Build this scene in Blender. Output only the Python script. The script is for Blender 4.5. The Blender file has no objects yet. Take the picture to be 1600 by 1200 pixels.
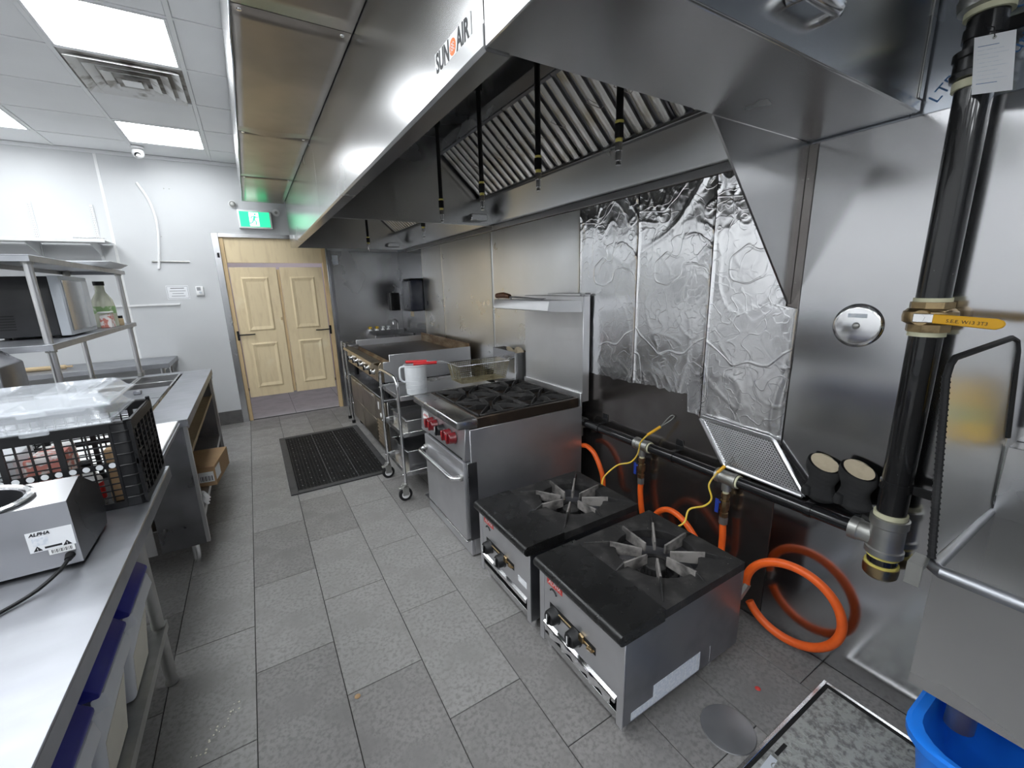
import bpy, bmesh, math, random
from mathutils import Vector, Matrix, noise
random.seed(7)
S = bpy.context.scene
COL = S.collection
R = math.radians
# ------------------------------------------------------------ camera, world, exposure
CAM_LOC = (0, 0, 1.545)
YAW, PITCH, ROLL = 0.541246, 0.229121, -0.026123
def cam_matrix():
    cy, sy = math.cos(YAW), math.sin(YAW); cp, sp = math.cos(PITCH), math.sin(PITCH); cr, sr = math.cos(ROLL), math.sin(ROLL)
    B = Matrix(((1, 0, 0), (0, 0, -1), (0, 1, 0)))
    Rz = Matrix(((cy, -sy, 0), (sy, cy, 0), (0, 0, 1)))
    Rx = Matrix(((1, 0, 0), (0, cp, -sp), (0, sp, cp)))
    Rr = Matrix(((cr, -sr, 0), (sr, cr, 0), (0, 0, 1)))
    M = Rr @ Rx @ B @ Rz
    rt, dn, fw = M[0], M[1], M[2]
    m = Matrix(((rt[0], -dn[0], -fw[0]), (rt[1], -dn[1], -fw[1]), (rt[2], -dn[2], -fw[2]))).to_4x4()
    return Matrix.Translation(CAM_LOC) @ m
cd = bpy.data.cameras.new('camera'); cam = bpy.data.objects.new('camera', cd); COL.objects.link(cam)
cd.sensor_width = 36; cd.lens = 661.96 / 1600 * 36; cd.clip_start = 0.02; cd.clip_end = 50
cam.matrix_world = cam_matrix(); S.camera = cam
w = bpy.data.worlds.new('world'); S.world = w; w.use_nodes = True
w.node_tree.nodes['Background'].inputs[0].default_value = (0.8, 0.85, 0.9, 1); w.node_tree.nodes['Background'].inputs[1].default_value = 0.25
S.view_settings.view_transform = 'Standard'; S.view_settings.look = 'None'; S.view_settings.gamma = 1; S.view_settings.use_curve_mapping = False
S.view_settings.exposure = 1.42
LIGHT = 6.4          # radiance of the ceiling light panels

# ------------------------------------------------------------ mesh helpers
V = Vector
class MB:
    def __init__(s): s.bm = bmesh.new()
    def _face(s, vs):
        try: return s.bm.faces.new(vs)
        except ValueError: return None
    def hexa(s, p, b=0, seg=1):
        v = [s.bm.verts.new(q) for q in p]
        fs = [s._face([v[i] for i in f]) for f in ((0,3,2,1),(4,5,6,7),(0,1,5,4),(1,2,6,5),(2,3,7,6),(3,0,4,7))]
        if b > 0:
            ed = list({e for f in fs for e in f.edges})
            bmesh.ops.bevel(s.bm, geom=ed, offset=b, segments=seg, affect='EDGES', profile=0.5, clamp_overlap=True)
        return s
    def box(s, x0, x1, y0, y1, z0, z1, b=0, seg=1):
        return s.hexa([(x0,y0,z0),(x1,y0,z0),(x1,y1,z0),(x0,y1,z0),(x0,y0,z1),(x1,y0,z1),(x1,y1,z1),(x0,y1,z1)], b, seg)
    def prism(s, pts, axis, a, c, b=0, seg=1):
        def mk(p, t):
            return {'X': (t, p[0], p[1]), 'Y': (p[0], t, p[1]), 'Z': (p[0], p[1], t)}[axis]
        va = [s.bm.verts.new(mk(p, a)) for p in pts]; vc = [s.bm.verts.new(mk(p, c)) for p in pts]
        n = len(pts); fs = [s._face(va[::-1]), s._face(vc)]
        for i in range(n): fs.append(s._face([va[i], va[(i+1) % n], vc[(i+1) % n], vc[i]]))
        bmesh.ops.recalc_face_normals(s.bm, faces=[f for f in fs if f])
        if b > 0:
            ed = list({e for f in fs if f for e in f.edges})
            bmesh.ops.bevel(s.bm, geom=ed, offset=b, segments=seg, affect='EDGES', profile=0.5, clamp_overlap=True)
        return s
    def cyl(s, p0, p1, r0, r1=None, n=16, caps=True):
        r1 = r0 if r1 is None else r1
        p0, p1 = V(p0), V(p1); d = (p1 - p0).normalized()
        u = d.orthogonal().normalized(); w_ = d.cross(u)
        a = [s.bm.verts.new(p0 + (u*math.cos(2*math.pi*i/n) + w_*math.sin(2*math.pi*i/n))*r0) for i in range(n)]
        c = [s.bm.verts.new(p1 + (u*math.cos(2*math.pi*i/n) + w_*math.sin(2*math.pi*i/n))*r1) for i in range(n)]
        for i in range(n): s._face([a[i], a[(i+1) % n], c[(i+1) % n], c[i]])
        if caps: s._face(a[::-1]); s._face(c)
        return s
    def tube(s, pts, r, n=8, closed=False, sub=0, rz=None):
        pts = [V(p) for p in pts]
        if sub:
            out = []; m = len(pts)
            rng = range(m) if closed else range(m-1)
            for i in rng:
                g = (lambda k: pts[k % m]) if closed else (lambda k: pts[min(max(k, 0), m-1)])
                p0, p1, p2, p3 = g(i-1), g(i), g(i+1), g(i+2)
                for j in range(sub):
                    t = j/sub
                    out.append(0.5*((2*p1) + (p2-p0)*t + (2*p0-5*p1+4*p2-p3)*t*t + (3*p1-p0-3*p2+p3)*t**3))
            if not closed: out.append(pts[-1])
            if isinstance(r, (list, tuple)):
                r = [r[min(int(i/sub), m-1)] + (r[min(int(i/sub)+1, m-1)]-r[min(int(i/sub), m-1)])*((i/sub) % 1) for i in range(len(out))]
            pts = out
        m = len(pts); rings = []
        T = []
        for i in range(m):
            a = pts[(i-1) % m] if (closed or i > 0) else pts[i]
            c = pts[(i+1) % m] if (closed or i < m-1) else pts[i]
            T.append((c-a).normalized())
        u = T[0].orthogonal().normalized()
        for i in range(m):
            u = (u - T[i]*u.dot(T[i])); u = u.normalized() if u.length > 1e-6 else T[i].orthogonal().normalized()
            w_ = T[i].cross(u)
            rr = r[i] if isinstance(r, (list, tuple)) else r
            r2 = rr if rz is None else rz
            rings.append([s.bm.verts.new(pts[i] + u*math.cos(2*math.pi*k/n)*rr + w_*math.sin(2*math.pi*k/n)*r2) for k in range(n)])
        for i in range(m if closed else m-1):
            a, c = rings[i], rings[(i+1) % m]
            for k in range(n): s._face([a[k], a[(k+1) % n], c[(k+1) % n], c[k]])
        if not closed: s._face(rings[0][::-1]); s._face(rings[-1])
        return s
    def lathe(s, prof, o, axis=(0,0,1), n=24):
        o = V(o); d = V(axis).normalized(); u = d.orthogonal().normalized(); w_ = d.cross(u); rings = []
        for (r, h) in prof:
            if r < 1e-5: rings.append([s.bm.verts.new(o + d*h)])
            else: rings.append([s.bm.verts.new(o + d*h + (u*math.cos(2*math.pi*i/n) + w_*math.sin(2*math.pi*i/n))*r) for i in range(n)])
        for a, c in zip(rings, rings[1:]):
            for i in range(n):
                j = (i+1) % n
                if len(a) == 1 and len(c) == 1: break
                if len(a) == 1: s._face([a[0], c[j], c[i]])
                elif len(c) == 1: s._face([a[i], a[j], c[0]])
                else: s._face([a[i], a[j], c[j], c[i]])
        return s
    def grid(s, fn, nu, nv):
        g = [[s.bm.verts.new(fn(i/nu, j/nv)) for j in range(nv+1)] for i in range(nu+1)]
        for i in range(nu):
            for j in range(nv): s._face([g[i][j], g[i+1][j], g[i+1][j+1], g[i][j+1]])
        return s
    def quad(s, *p):
        s._face([s.bm.verts.new(q) for q in p]); return s
    def xform(s, m):
        bmesh.ops.transform(s.bm, matrix=m, verts=s.bm.verts); return s
    def mesh(s, name, m):
        me = bpy.data.meshes.new(name); bmesh.ops.recalc_face_normals(s.bm, faces=s.bm.faces) if len(s.bm.faces) < 3000 else None
        s.bm.to_mesh(me); s.bm.free(); me.materials.append(m)
        me.shade_smooth(); me.set_sharp_from_angle(angle=R(38))
        return me
OFF = {}
def thing(name, label, cat, loc, group=None, kind=None):
    o = bpy.data.objects.new(name, None); COL.objects.link(o); o.location = loc; o.empty_display_size = .05
    if label: o['label'] = label
    if cat: o['category'] = cat
    if group: o['group'] = group
    if kind: o['kind'] = kind
    OFF[o.name] = V(loc); return o
def part(name, mb, m, parent, label=None, kind=None):
    me = mb if isinstance(mb, bpy.types.Mesh) else mb.mesh(name, m)
    off = OFF[parent.name]; me.transform(Matrix.Translation(-off))
    o = bpy.data.objects.new(name, me); COL.objects.link(o); o.parent = parent; OFF[o.name] = off
    if label: o['label'] = label
    if kind: o['kind'] = kind
    return o
def solo(name, mb, m, label, cat, group=None, kind=None):
    me = mb.mesh(name, m); xs = [v.co for v in me.vertices]
    lo = V((min(p.x for p in xs), min(p.y for p in xs), min(p.z for p in xs))); hi = V((max(p.x for p in xs), max(p.y for p in xs), 0))
    c = V(((lo.x+hi.x)/2, (lo.y+hi.y)/2, lo.z)); me.transform(Matrix.Translation(-c))
    o = bpy.data.objects.new(name, me); COL.objects.link(o); o.location = c; OFF[o.name] = c
    if label: o['label'] = label
    if cat: o['category'] = cat
    if group: o['group'] = group
    if kind: o['kind'] = kind
    return o
def struct(name, mb, m):
    me = mb.mesh(name, m); o = bpy.data.objects.new(name, me); COL.objects.link(o); o['kind'] = 'structure'; OFF[o.name] = V((0,0,0)); return o
def text_mesh(body, size, o, u, v, m, extrude=0.0004, align='CENTER', bold=0.0, shear=0, sx=1.0):
    cu = bpy.data.curves.new('lettering', 'FONT'); cu.body = body; cu.size = size; cu.align_x = align; cu.align_y = 'CENTER'
    cu.extrude = extrude; cu.offset = bold; cu.shear = shear; cu.resolution_u = 3
    ob = bpy.data.objects.new('lettering', cu); me = bpy.data.meshes.new_from_object(ob)
    bpy.data.objects.remove(ob); bpy.data.curves.remove(cu)
    u, v = V(u).normalized(), V(v).normalized(); n = u.cross(v)
    M = Matrix(((u.x*sx, v.x, n.x, o[0]), (u.y*sx, v.y, n.y, o[1]), (u.z*sx, v.z, n.z, o[2]), (0,0,0,1)))
    me.transform(M); me.materials.clear(); me.materials.append(m); return me

# ------------------------------------------------------------ materials
def srgb(h):
    h = h.lstrip('#'); c = [int(h[i:i+2], 16)/255 for i in (0, 2, 4)]
    return tuple(x/12.92 if x <= .04045 else ((x+.055)/1.055)**2.4 for x in c)
def mat(name, col, rough=.5, metal=0.0, noise_=None, bump=None, rvar=None, stretch=(1,1,1), trans=0, ior=1.45, alpha=1, emis=None, spots=None, coat=0, spec=.5, blotch=None, crease=None):
    m = bpy.data.materials.new(name); m.use_nodes = True; nt = m.node_tree; b = nt.nodes['Principled BSDF']
    if isinstance(col, str): col = srgb(col)
    I = b.inputs; I['Base Color'].default_value = (*col, 1); I['Roughness'].default_value = rough; I['Metallic'].default_value = metal
    I['Transmission Weight'].default_value = trans; I['IOR'].default_value = ior; I['Alpha'].default_value = alpha
    I['Coat Weight'].default_value = coat; I['Specular IOR Level'].default_value = spec
    if emis: I['Emission Color'].default_value = (*emis[0], 1); I['Emission Strength'].default_value = emis[1]
    N = nt.nodes.new; Lk = nt.links.new
    tc = N('ShaderNodeTexCoord'); mp = N('ShaderNodeMapping'); mp.inputs['Scale'].default_value = stretch; Lk(tc.outputs['Object'], mp.inputs[0])
    def nz(scale, det=4, src=mp, ro=.55):
        t = N('ShaderNodeTexNoise'); t.inputs['Scale'].default_value = scale; t.inputs['Detail'].default_value = det; t.inputs['Roughness'].default_value = ro
        Lk(src.outputs[0] if src is mp else tc.outputs['Object'], t.inputs['Vector']); return t
    def rng(sock, a, c, lo, hi):
        r = N('ShaderNodeMapRange'); r.interpolation_type = 'SMOOTHSTEP'; r.inputs[1].default_value = a; r.inputs[2].default_value = c; r.inputs[3].default_value = lo; r.inputs[4].default_value = hi; Lk(sock, r.inputs[0]); return r.outputs[0]
    cur = None
    def mix(fac, c2):
        nonlocal cur
        x = N('ShaderNodeMix'); x.data_type = 'RGBA'
        if cur is None: x.inputs[6].default_value = (*col, 1)
        else: Lk(cur, x.inputs[6])
        x.inputs[7].default_value = (*c2, 1); Lk(fac, x.inputs[0]); cur = x.outputs[2]; Lk(cur, I['Base Color'])
    if noise_:                     # (scale, second colour, contrast low, high)
        sc, c2, a, c = noise_; c2 = srgb(c2) if isinstance(c2, str) else c2
        mix(rng(nz(sc, 6).outputs[0], a, c, 0, 1), c2)
    if blotch:
        sc, c2, a, c = blotch; c2 = srgb(c2) if isinstance(c2, str) else c2
        mix(rng(nz(sc, 3, tc).outputs[0], a, c, 0, 1), c2)
    if spots:                      # (scale, colour, radius)
        sc, c2, rad = spots; c2 = srgb(c2) if isinstance(c2, str) else c2
        vo = N('ShaderNodeTexVoronoi'); vo.inputs['Scale'].default_value = sc; Lk(tc.outputs['Object'], vo.inputs['Vector'])
        g = nz(sc*.22, 2, tc)
        r1 = rng(vo.outputs['Distance'], rad, rad*.6, 0, 1); r2 = rng(g.outputs[0], .52, .62, 0, 1)
        mu = N('ShaderNodeMath'); mu.operation = 'MULTIPLY'; Lk(r1, mu.inputs[0]); Lk(r2, mu.inputs[1]); mix(mu.outputs[0], c2)
    if rvar: Lk(rng(nz(rvar[0], 4).outputs[0], .3, .7, rvar[1], rvar[2]), I['Roughness'])
    if crease:
        hs = None
        for sc, wd, am in crease:
            t_ = nz(sc, 1.5, tc, .4); sb = N('ShaderNodeMath'); sb.operation = 'SUBTRACT'; Lk(t_.outputs[0], sb.inputs[0]); sb.inputs[1].default_value = .5
            ab = N('ShaderNodeMath'); ab.operation = 'ABSOLUTE'; Lk(sb.outputs[0], ab.inputs[0]); o_ = rng(ab.outputs[0], 0, wd, am, 0)
            if hs is None: hs = o_
            else:
                ad = N('ShaderNodeMath'); ad.operation = 'ADD'; Lk(hs, ad.inputs[0]); Lk(o_, ad.inputs[1]); hs = ad.outputs[0]
        bp = N('ShaderNodeBump'); bp.inputs['Strength'].default_value = .35; bp.inputs['Distance'].default_value = .004
        Lk(hs, bp.inputs['Height']); Lk(bp.outputs[0], I['Normal'])
    if bump:
        bp = N('ShaderNodeBump'); bp.inputs['Strength'].default_value = bump[1]; bp.inputs['Distance'].default_value = bump[2] if len(bump) > 2 else .002
        Lk(nz(bump[0], 5).outputs[0], bp.inputs['Height']); Lk(bp.outputs[0], I['Normal'])
    return m
M = {}
M['steel'] = mat('stainless_steel', (.62,.62,.62), .28, 1, rvar=(1.2,.25,.31), blotch=(2.2,(.57,.57,.58),.3,.8))
M['steel_wall'] = mat('stainless_wall', (.54,.54,.55), .16, 1, rvar=(1.6,.14,.18), blotch=(1.6,(.49,.49,.50),.3,.8), spots=(42,(.80,.80,.80),.05))
M['steel_hood'] = mat('hood_steel', (.58,.58,.58), .25, 1, rvar=(1.5,.22,.28), blotch=(2.0,(.53,.53,.53),.3,.8))
M['steel_soffit'] = mat('soffit_steel', (.44,.40,.36), .36, 1, rvar=(2,.30,.42), bump=(3,.03,.004), blotch=(2.5,(.36,.33,.29),.3,.75))
M['steel_x'] = mat('brushed_steel_across', (.56,.56,.57), .25, 1, rvar=(1.5,.22,.28), blotch=(3,(.51,.51,.52),.3,.8))
M['steel_top'] = mat('worn_table_steel', (.40,.41,.44), .42, 1, rvar=(7,.38,.48), stretch=(1,3,3), blotch=(5,(.33,.34,.36),.3,.8))
M['steel_range'] = mat('range_steel', (.72,.72,.74), .46, 1, rvar=(3,.43,.50), blotch=(4,(.62,.62,.64),.3,.8), spots=(60,(.85,.85,.85),.06))
M['steel_wall_dark'] = mat('dark_wall_steel', (.30,.28,.27), .20, .95, rvar=(3,.16,.26), blotch=(3,(.20,.18,.17),.3,.75), spots=(38,(.66,.64,.60),.08))  # darker, blotched wall steel with pale specks, for panels behind burners and range
M['burner_side'] = mat('blue_grey_burner_steel', (.40,.41,.44), .33, 1, rvar=(3,.28,.40), blotch=(4,(.30,.31,.33),.45,.75), spots=(50,(.80,.80,.80),.06))
M['burnt'] = mat('burnt_black_steel', (.050,.038,.030), .42, .6, noise_=(6,(.11,.075,.05),.48,.75), bump=(40,.1,.001))
M['basket'] = mat('oily_basket_wire', (.40,.36,.24), .35, 1, blotch=(14,(.26,.22,.13),.42,.65))
M['warmer'] = mat('warmer_steel', (.36,.36,.37), .27, 1, rvar=(2,.25,.31), blotch=(4,(.33,.33,.34),.3,.8))
M['paint_white'] = mat('white_painted_wall', (.80,.80,.80), .6, 0, bump=(90,.03,.001))
M['steel_matte'] = mat('matte_steel', (.86,.86,.87), .46, 1, rvar=(2,.43,.50), blotch=(3,(.80,.80,.81),.3,.8))
M['sooty_white'] = mat('soot_streaked_white', (.74,.74,.73), .5, 0, blotch=(7,(.34,.32,.29),.50,.66))
M['steel_dark'] = mat('sooty_steel', (.30,.30,.32), .34, 1, rvar=(5,.26,.44), blotch=(3,(.2,.2,.21),.4,.7), spots=(55,(.7,.7,.7),.07))
M['filter'] = mat('filter_steel', (.70,.69,.66), .24, 1, blotch=(9,(.50,.46,.36),.5,.75), bump=(80,.04,.001))
M['chrome'] = mat('chrome', (.84,.84,.85), .16, 1, blotch=(20,(.74,.74,.74),.5,.8))
M['foil'] = mat('aluminium_foil', (.95,.95,.96), .20, 1, rvar=(6,.17,.26), blotch=(5,(.90,.90,.91),.3,.8), crease=((3.4,.010,.55),(8,.014,.25),(16,.03,.12)))
M['foil_smooth'] = mat('smooth_foil', (.92,.92,.92), .30, 1, rvar=(4,.27,.34), blotch=(3,(.88,.88,.87),.3,.8))
M['alu'] = mat('aluminium_trim', (.70,.70,.71), .3, 1, bump=(70,.04,.001))
M['white_wall'] = mat('white_wall_panel', (.60,.61,.62), .6, 0, spec=.25, bump=(130,.04,.001), blotch=(1.5,(.57,.58,.59),.3,.8))
M['white'] = mat('white_plastic', (.80,.80,.80), .4, 0, blotch=(8,(.72,.72,.71),.5,.8))
M['ceil'] = mat('ceiling_tile', (.78,.79,.80), .75, 0, bump=(160,.1,.001), blotch=(1.2,(.72,.73,.74),.4,.8))
M['tee'] = mat('white_grid_metal', (.74,.75,.76), .45, 0, bump=(40,.02,.001))
M['tile'] = mat('grey_slate_tile', (.275,.267,.261), .50, 0, noise_=(60,(.195,.189,.184),.42,.66), blotch=(5,(.225,.218,.212),.40,.72), bump=(70,.22,.002), rvar=(9,.42,.62), spots=(95,(.11,.107,.104),.18))
M['tile_b'] = mat('grey_slate_tile_dark', (.225,.217,.211), .50, 0, noise_=(64,(.155,.149,.145),.42,.66), blotch=(6,(.180,.173,.168),.40,.72), bump=(70,.22,.002), rvar=(9,.42,.62), spots=(95,(.09,.087,.084),.18))
M['grout'] = mat('dark_grout', (.030,.029,.028), .8, 0, bump=(90,.2,.001))
M['tile_far'] = mat('pale_corridor_tile', (.36,.34,.35), .4, 0, noise_=(6,(.28,.27,.27),.4,.7))
M['base'] = mat('grey_baseboard_tile', (.13,.125,.122), .5, 0, noise_=(12,(.09,.088,.085),.4,.7))
M['wood'] = mat('painted_tan_door', (.78,.64,.41), .5, 0, noise_=(5,(.70,.56,.35),.45,.75), bump=(30,.06,.001), stretch=(6,6,1), blotch=(3,(.82,.71,.50),.58,.75))
M['wood_frame'] = mat('tan_jamb', (.62,.46,.26), .55, 0, noise_=(6,(.50,.36,.19),.45,.75), stretch=(8,8,1))
M['black'] = mat('black_plastic', (.009,.009,.010), .40, 0, spec=.35, bump=(80,.05,.001))
M['black_paint'] = mat('black_pipe_paint', (.012,.012,.013), .18, 0, bump=(18,.12,.002), coat=.5, spots=(70,(.5,.5,.5),.05))
M['black_enamel'] = mat('black_enamel', (.012,.012,.012), .26, 0, bump=(60,.04,.001), rvar=(12,.20,.34), spec=.5)
M['iron'] = mat('cast_iron', (.026,.025,.025), .55, .2, noise_=(14,(.060,.057,.055),.46,.70), bump=(60,.5,.002), spots=(60,(.34,.32,.30),.12))
M['fin'] = mat('scorched_iron_fin', (.30,.28,.265), .60, .2, noise_=(9,(.075,.07,.067),.42,.62), bump=(70,.3,.002))
M['rust'] = mat('seared_steel', (.22,.14,.08), .42, .8, noise_=(5,(.42,.33,.22),.4,.7), bump=(30,.1,.001), stretch=(1,1,4))
M['griddle'] = mat('seasoned_griddle', (.055,.045,.04), .32, .8, noise_=(4,(.10,.075,.055),.45,.75))
M['griddle_front'] = mat('greasy_steel', (.50,.42,.31), .33, 1, noise_=(6,(.30,.23,.15),.45,.8), bump=(40,.06,.001))
M['fridge'] = mat('grimy_steel_door', (.42,.37,.30), .33, 1, noise_=(4,(.28,.24,.19),.4,.75))
M['red'] = mat('red_knob', (.14,.006,.010), .3, 0, coat=.3, bump=(40,.02,.001))
M['red_grip'] = mat('red_handle_sleeve', (.62,.03,.035), .4, 0, bump=(40,.03,.001))
M['red_label'] = mat('red_label', (.62,.06,.05), .45, 0, blotch=(60,(.5,.045,.04),.5,.7))
M['orange'] = mat('orange_hose', (.86,.13,.018), .38, 0, bump=(90,.05,.001), blotch=(12,(.70,.10,.015),.5,.8))
M['yellow'] = mat('yellow_cord', (.80,.55,.06), .5, 0, bump=(120,.1,.001), blotch=(30,(.72,.52,.15),.5,.7))
M['yellow_lever'] = mat('yellow_lever', (.80,.42,.015), .38, 0, bump=(60,.03,.001))
M['brass'] = mat('brass', (.42,.31,.17), .34, 1, blotch=(25,(.26,.19,.11),.45,.7), bump=(60,.1,.001))
M['galv'] = mat('galvanised_fitting', (.46,.46,.44), .42, .9, blotch=(14,(.38,.38,.36),.3,.75), bump=(40,.2,.002))
M['tape'] = mat('thread_seal_paste', (.70,.68,.48), .6, 0, bump=(60,.3,.002))
M['yellow_tape'] = mat('yellow_thread_tape', (.72,.62,.16), .6, 0, bump=(60,.3,.002))
M['blue_lever'] = mat('blue_lever', (.02,.05,.32), .4, 0, bump=(60,.03,.001))
M['blue_lid'] = mat('blue_plastic_lid', (.018,.022,.30), .35, 0, blotch=(12,(.03,.035,.36),.5,.8), spots=(60,(.6,.62,.75),.07))
M['blue_bin'] = mat('blue_plastic_bin', (.012,.20,.80), .38, 0, bump=(60,.04,.001), blotch=(6,(.012,.17,.70),.45,.75))
M['bin_white'] = mat('milky_bin_plastic', (.74,.76,.78), .38, 0, bump=(50,.04,.001), blotch=(4,(.66,.68,.71),.45,.75))
M['flour'] = mat('flour_behind_plastic', (.76,.73,.62), .5, 0, blotch=(6,(.70,.67,.57),.45,.75))
M['clear'] = mat('clear_plastic', (.86,.90,.95), .05, 0, alpha=.24, coat=.8, crease=((7,.03,.5),))
M['card'] = mat('brown_cardboard', (.40,.26,.14), .75, 0, bump=(60,.06,.001), blotch=(6,(.35,.22,.12),.45,.75))
M['paper'] = mat('white_paper', (.80,.81,.83), .6, 0, blotch=(6,(.74,.75,.78),.5,.8))
M['paper_blue'] = mat('pale_blue_print', (.62,.66,.72), .6, 0, blotch=(90,(.74,.76,.80),.45,.6))
M['film'] = mat('blue_protective_film', (.50,.54,.60), .25, .9, bump=(6,.1,.002), blotch=(4,(.60,.64,.70),.45,.7))
M['ink'] = mat('black_ink', (.012,.012,.014), .5, 0, bump=(60,.02,.001))
M['ink_blue'] = mat('blue_ink', (.06,.16,.34), .5, 0, bump=(60,.02,.001))
M['ink_orange'] = mat('orange_ink', (.85,.20,.04), .5, 0, bump=(60,.02,.001))
M['ink_white'] = mat('white_ink', (.82,.82,.82), .5, 0, bump=(60,.02,.001))
M['exit'] = mat('lit_exit_green', (.02,.45,.20), .5, 0, emis=((.02,.50,.22), .75), blotch=(8,(.02,.40,.18),.5,.8))
M['exit_w'] = mat('lit_exit_white', (.8,.85,.82), .5, 0, emis=((.8,.95,.88), .75), blotch=(8,(.75,.8,.78),.5,.8))
M['panel'] = mat('lit_led_panel', (.9,.9,.9), .5, 0, emis=((.93,.97,1.0), LIGHT))
M['navy'] = mat('smoky_dispenser', (.030,.035,.055), .18, 0, coat=.5, blotch=(10,(.05,.055,.075),.45,.7))
M['rubber'] = mat('black_rubber', (.012,.012,.013), .62, 0, spec=.3, bump=(70,.2,.001), blotch=(9,(.02,.02,.021),.45,.7))
M['rubber_edge'] = mat('worn_rubber_edge', (.052,.052,.055), .6, 0, bump=(70,.2,.001), blotch=(9,(.035,.035,.036),.45,.7))
M['grip'] = mat('varnished_wood_handle', (.13,.055,.025), .35, 0, noise_=(14,(.07,.03,.015),.4,.7), stretch=(1,6,6))
M['mitt'] = mat('quilted_black_cloth', (.020,.020,.021), .85, 0, bump=(120,.3,.001), blotch=(12,(.035,.035,.035),.45,.7))
M['mitt_in'] = mat('cream_lining', (.55,.47,.34), .85, 0, bump=(90,.3,.001), blotch=(20,(.46,.39,.28),.45,.7))
M['checker'] = mat('worn_grey_floor_plate', (.36,.37,.35), .5, .2, noise_=(55,(.17,.17,.165),.42,.66), bump=(45,.3,.002), blotch=(8,(.06,.06,.058),.57,.68))
M['disc'] = mat('dull_grey_disc', (.30,.30,.31), .42, .7, blotch=(4,(.22,.22,.23),.4,.7), bump=(40,.05,.001))
M['juice'] = mat('pale_bottle', (.66,.68,.54), .25, 0, blotch=(8,(.56,.60,.44),.45,.7), coat=.3)
M['green'] = mat('green_label', (.28,.45,.20), .5, 0, blotch=(30,(.6,.66,.5),.5,.6))
M['pink'] = mat('red_and_white_wrapper', (.60,.22,.18), .5, 0, blotch=(24,(.78,.74,.72),.46,.54))
M['beige'] = mat('beige_wood_board', (.52,.40,.24), .6, 0, noise_=(8,(.46,.34,.2),.4,.7), stretch=(1,6,6))
M['foam'] = mat('white_foam', (.84,.85,.86), .7, 0, bump=(80,.1,.001))
M['oil_yellow'] = mat('yellow_soap', (.80,.50,.03), .3, 0, coat=.3, blotch=(6,(.76,.42,.03),.45,.7))
M['micro'] = mat('microwave_black', (.016,.016,.018), .35, 0, bump=(60,.03,.001), blotch=(5,(.024,.024,.026),.45,.7))
M['micro_w'] = mat('microwave_grey_bezel', (.50,.53,.57), .4, 0, bump=(60,.03,.001))
M['glassdark'] = mat('microwave_door_glass', (.30,.31,.32), .08, .4, coat=.5, bump=(10,.02,.001))
M['dial'] = mat('blue_gauge_face', (.10,.28,.52), .3, 0, blotch=(40,(.5,.6,.7),.5,.6))
M['vent_dark'] = mat('sooty_diffuser', (.46,.45,.43), .6, 0, blotch=(7,(.20,.18,.16),.42,.62))
M['hole'] = mat('dark_opening', (.01,.01,.01), .8, 0, bump=(40,.02,.001))
M['glassglobe'] = mat('frosted_lamp_globe', (.62,.62,.58), .15, 0, trans=.5, ior=1.3, bump=(20,.05,.001))

XW, YB, ZC = 1.815, 5.95, 2.93
# ------------------------------------------------------------ floor of single tiles
fl = struct('floor', MB().box(-3.1, XW+.1, -3.6, YB+.05, -.06, -.004), M['grout'])
TW, TL = .304, .610
meshes = []
for i, k in enumerate(('tile', 'tile_b', 'tile')):
    me = MB().box(-TW/2+.0016, TW/2-.0016, -TL/2+.0016, TL/2-.0016, -.0085, 0, .0012).mesh('tile', M[k]); meshes.append(me)
cnt = 0
for c in range(-9, 7):
    x0 = -.192 + TW*c; y0 = 1.805 if c % 2 == 0 else 1.497
    for r in range(-6, 8):
        ya = y0 + TL*r; yb = ya + TL; xa, xb = x0, x0 + TW
        if yb < -.75 or ya > YB: continue
        if xb < -2.7: continue
        if xb > XW or yb > YB:
            me = MB().box(xa+.0016, min(xb, XW)-.0016, ya+.0016, min(yb, YB)-.0016, -.0085, 0, .0012).mesh('tile', M['tile' if random.random() < .5 else 'tile_b'])
            o = bpy.data.objects.new('tile', me)
        else:
            o = bpy.data.objects.new('tile', random.choice(meshes)); o.location = ((xa+xb)/2, (ya+yb)/2, random.uniform(-.0006, .0003))
            if random.random() < .5: o.rotation_euler.z = math.pi
        COL.objects.link(o); o.parent = fl; cnt += 1
# ------------------------------------------------------------ walls
wr = struct('wall_right', MB().box(XW, XW+.12, -3.6, YB+.12, -.06, ZC+.1), M['steel_wall'])
ys = [-3.4, -1.59, -.37, .845, 2.07, 3.29, 4.51, YB]
for a, c in zip(ys, ys[1:]):
    part('wall_panel', MB().box(XW-.004, XW, a+.0012, c-.0012, .004, 2.012, .001), M['steel_wall_dark' if .8 < a < 2.5 else 'steel_wall'], wr)
for a, c in ((-3.4, -.25), (-.25, .60), (.60, 1.9), (1.9, 3.4), (3.4, YB)):
    part('wall_panel', MB().box(XW-.0025, XW, a+.001, c-.001, 2.014, ZC-.002, .0008), M['film'], wr, 'upper steel panel still in blue protective film')
for body, y, z in (('LTR Fiber & C', .475, 2.14), ('eel-Solution', .415, 2.10), ('tel Solution', .49, 2.40), ('LTR Fiber & C', .44, 2.45)):
    part('film_lettering', text_mesh(body, .042, (XW-.0032, y, z), (0,-.62,.78), (0,.78,.62), M['ink_blue'], .0002), None, wr)
DX0, DX1, DZ = -.235, .905, 2.165
wb = struct('wall_back', MB().box(-3.1, DX0, YB, YB+.14, -.06, ZC+.1).box(DX1, XW+.1, YB, YB+.14, -.06, ZC+.1).box(DX0, DX1, YB, YB+.14, DZ, ZC+.1), M['white_wall'])
for x in (-2.31, -1.09):
    part('seam_strip', MB().box(x-.012, x+.012, YB-.003, YB, .15, ZC-.03, .001), M['white'], wb)
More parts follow.
